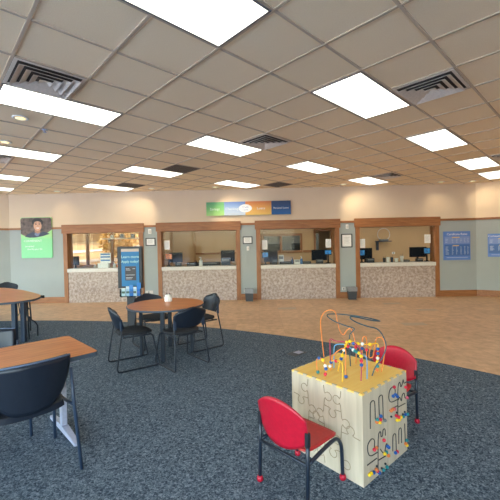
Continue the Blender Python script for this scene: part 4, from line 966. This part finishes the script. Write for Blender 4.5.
for i, (m, L) in enumerate(WI):
    P = [cl(*p) for p in L]
    for q in (0, -1):
        if L[q][2] == 0.61: P[q].z = ZB + 0.0008
    o = MB().tube(P, 0.0042 if m != 'teal' else 0.0046, 8, smooth=6).build('wire', M_WIRE[m], cube); o['label'] = m.replace('skyblue', 'sky blue') + ' bent maze wire on the top'
BT = [(0.673, 2.559, 0.848, 'y'), (0.658, 2.59, 0.834, 'y'), (0.664, 2.587, 0.801, 'r'), (0.689, 2.524, 0.841, 'b'), (0.632, 2.58, 0.777, 'w'), (0.62, 2.584, 0.737, 'y'), (0.611, 2.587, 0.708, 'b'), (0.76, 2.55, 0.83, 'w'), (0.781, 2.623, 0.774, 'b'), (0.698, 2.562, 0.782, 'w'), (0.72, 2.54, 0.77, 't'), (0.706, 2.553, 0.778, 't'), (0.729, 2.55, 0.833, 'y'), (0.716, 2.432, 0.777, 'y'), (0.714, 2.422, 0.747, 'r'), (0.713, 2.418, 0.719, 'b'), (0.73, 2.53, 0.768, 'y'), (0.754, 2.488, 0.766, 'g'), (0.875, 2.55, 0.791, 'b'), (0.876, 2.553, 0.756, 'b'), (0.875, 2.558, 0.719, 'w'), (0.875, 2.562, 0.692, 'y'), (0.875, 2.566, 0.656, 't'), (0.874, 2.57, 0.628, 'o'), (0.438, 2.55, 0.729, 'b'), (0.464, 2.53, 0.72, 'y'), (0.476, 2.508, 0.684, 'w'), (0.479, 2.499, 0.665, 'b'), (0.428, 2.547, 0.625, 't'), (0.472, 2.491, 0.629, 'r'), (0.521, 2.564, 0.663, 'w'), (0.522, 2.521, 0.706, 'b'), (0.545, 2.461, 0.735, 'r'), (0.61, 2.446, 0.628, 'b'), (0.652, 2.595, 0.808, 'y'), (0.763, 2.732, 0.754, 'r'), (0.828, 2.669, 0.749, 'r'), (0.817, 2.55, 0.826, 'y')]
for x, y, z, c in BT:
    b = MB().ball(cl(x, y, z), 0.0135, 1, 1, 0.95, 10).build('bead', M_BEAD[c], cube); b['label'] = BN[c] + ' bead threaded on a top wire'

# ------------------------------------------------------------------ children's chairs
def kid_chair(label, loc, rz):
    t = thing('childrens_chair', label, 'chair', loc, rz, 'red childrens chairs')
    for s in (-1, 1):
        l1 = MB().tube([(s * 0.195, -0.185, 0.46), (s * 0.195, -0.19, 0.25), (s * 0.195, -0.20, 0.02)], 0.0125, 10).build('leg', M_METAL, t)
        P = [(s * 0.195, -0.18, 0.275), (s * 0.185, 0.0, 0.292), (s * 0.18, 0.11, 0.295), (s * 0.182, 0.15, 0.285), (s * 0.186, 0.178, 0.25), (s * 0.188, 0.19, 0.20), (s * 0.19, 0.195, 0.02)]
        l2 = MB().tube(P, 0.0125, 10, smooth=3).build('leg', M_METAL, t)
        for y, lg in ((-0.20, l1), (0.195, l2)): MB().lathe([(0.016, 0.0), (0.021, 0.008), (0.021, 0.022), (0.015, 0.038)], (s * (0.195 if y < 0 else 0.19), y, 0), seg=16).build('foot_cap', M_RED, lg)['label'] = 'red rubber foot cap'
        MB().box(s * 0.195 - 0.012, s * 0.195 + 0.012, -0.20, -0.172, 0.38, 0.465, bev=0.004).build('back_clip', M_BLACK, t)
    MB().tube([(-0.195, -0.19, 0.27), (0.195, -0.19, 0.27)], 0.010).build('cross_bar', M_METAL, t)
    def seat(u, v):
        x = u * 2 - 1; y = v * 2 - 1
        return Vector((x * (0.175 - 0.012 * abs(y) ** 5), y * (0.175 - 0.012 * abs(x) ** 5) + 0.0, 0.322 - 0.012 * (1 - x * x) * (1 - y * y) - 0.012 * max(0, y) ** 2 + 0.012 * max(0, -y) ** 2))
    MB().shell(seat, 14, 14, 0.012).build('seat', M_REDS, t)
    def back(u, v):
        x = u * 2 - 1
        a = abs(x) ** 2.2
        top = 0.625 - 0.088 * a; bot = 0.318 + 0.08 * a
        z = bot + (top - bot) * v
        return Vector((x * 0.198, -0.210 + 0.04 * x * x - 0.03 * v + (0.0), z))
    MB().shell(back, 20, 10, 0.010).build('backrest', M_RED, t)
    return t
k1 = kid_chair('small red chair at the front left of the play cube, back to the viewer', (0.262, 2.268, 0.006), fz(0.707, 0.707))
dup(k1, (1.075, 2.975, 0.006), fz(-0.69, -0.72), 'small red chair behind the play cube at its right, facing it')

# ------------------------------------------------------------------ light and camera
w = bpy.data.worlds.new('world'); S.world = w; w.use_nodes = True; nt = w.node_tree; bg = nt.nodes['Background']
sk = nt.nodes.new('ShaderNodeTexSky'); sk.sky_type = 'NISHITA'; sk.sun_disc = False; sk.sun_elevation = math.radians(48); sk.sun_rotation = math.radians(20); sk.air_density = 1.3; sk.dust_density = 1.5
nt.links.new(sk.outputs[0], bg.inputs['Color']); bg.inputs['Strength'].default_value = 1.9
sd = bpy.data.lights.new('sun', 'SUN'); sd.energy = 4.0; sd.angle = 0.01; sd.color = (1, 0.95, 0.86)
so = bpy.data.objects.new('sun', sd); C.objects.link(so); so.rotation_euler = Vector((-0.25, -0.6, -0.75)).to_track_quat('-Z', 'Y').to_euler()
def portal(x, y, z, w_, h_, rot):
    d = bpy.data.lights.new('portal', 'AREA'); d.shape = 'RECTANGLE'; d.size = w_; d.size_y = h_; d.cycles.is_portal = True
    o = bpy.data.objects.new('window_portal', d); C.objects.link(o); o.location = (x, y, z); o.rotation_euler = rot
portal((XA + 0.5 + FX1) / 2, YF - 0.21, 1.6, FX1 - XA - 0.5, 2.5, (PI / 2, 0, 0))
bpy.data.objects['window_portal'].rotation_euler = Vector((0, 1, 0)).to_track_quat('-Z', 'Z').to_euler()
portal(XA - 0.21, 2.1, 1.6, 10.2, 2.6, Vector((1, 0, 0)).to_track_quat('-Z', 'Z').to_euler())

cam = bpy.data.cameras.new('camera'); co = bpy.data.objects.new('camera', cam); C.objects.link(co); S.camera = co
cam.sensor_fit = 'HORIZONTAL'; cam.sensor_width = 36; cam.lens = 341.9 / 500 * 36; cam.clip_start = 0.05; cam.clip_end = 300
# the fitted view: yaw 1.34 deg left, pitch 0.79 deg down, roll 1.18 deg
yaw, pitch, roll = math.radians(1.34), -0.01386, 0.02066
Rw = Matrix.Rotation(yaw, 3, 'Z') @ Matrix.Rotation(PI / 2 + pitch, 3, 'X') @ Matrix.Rotation(-roll, 3, 'Z')
co.matrix_world = Matrix.Translation((0, 0, 1.58)) @ Rw.to_4x4()
vs = S.view_settings; vs.view_transform = 'Standard'; vs.look = 'None'; vs.gamma = 1.0; vs.use_curve_mapping = False; vs.exposure = 0.25
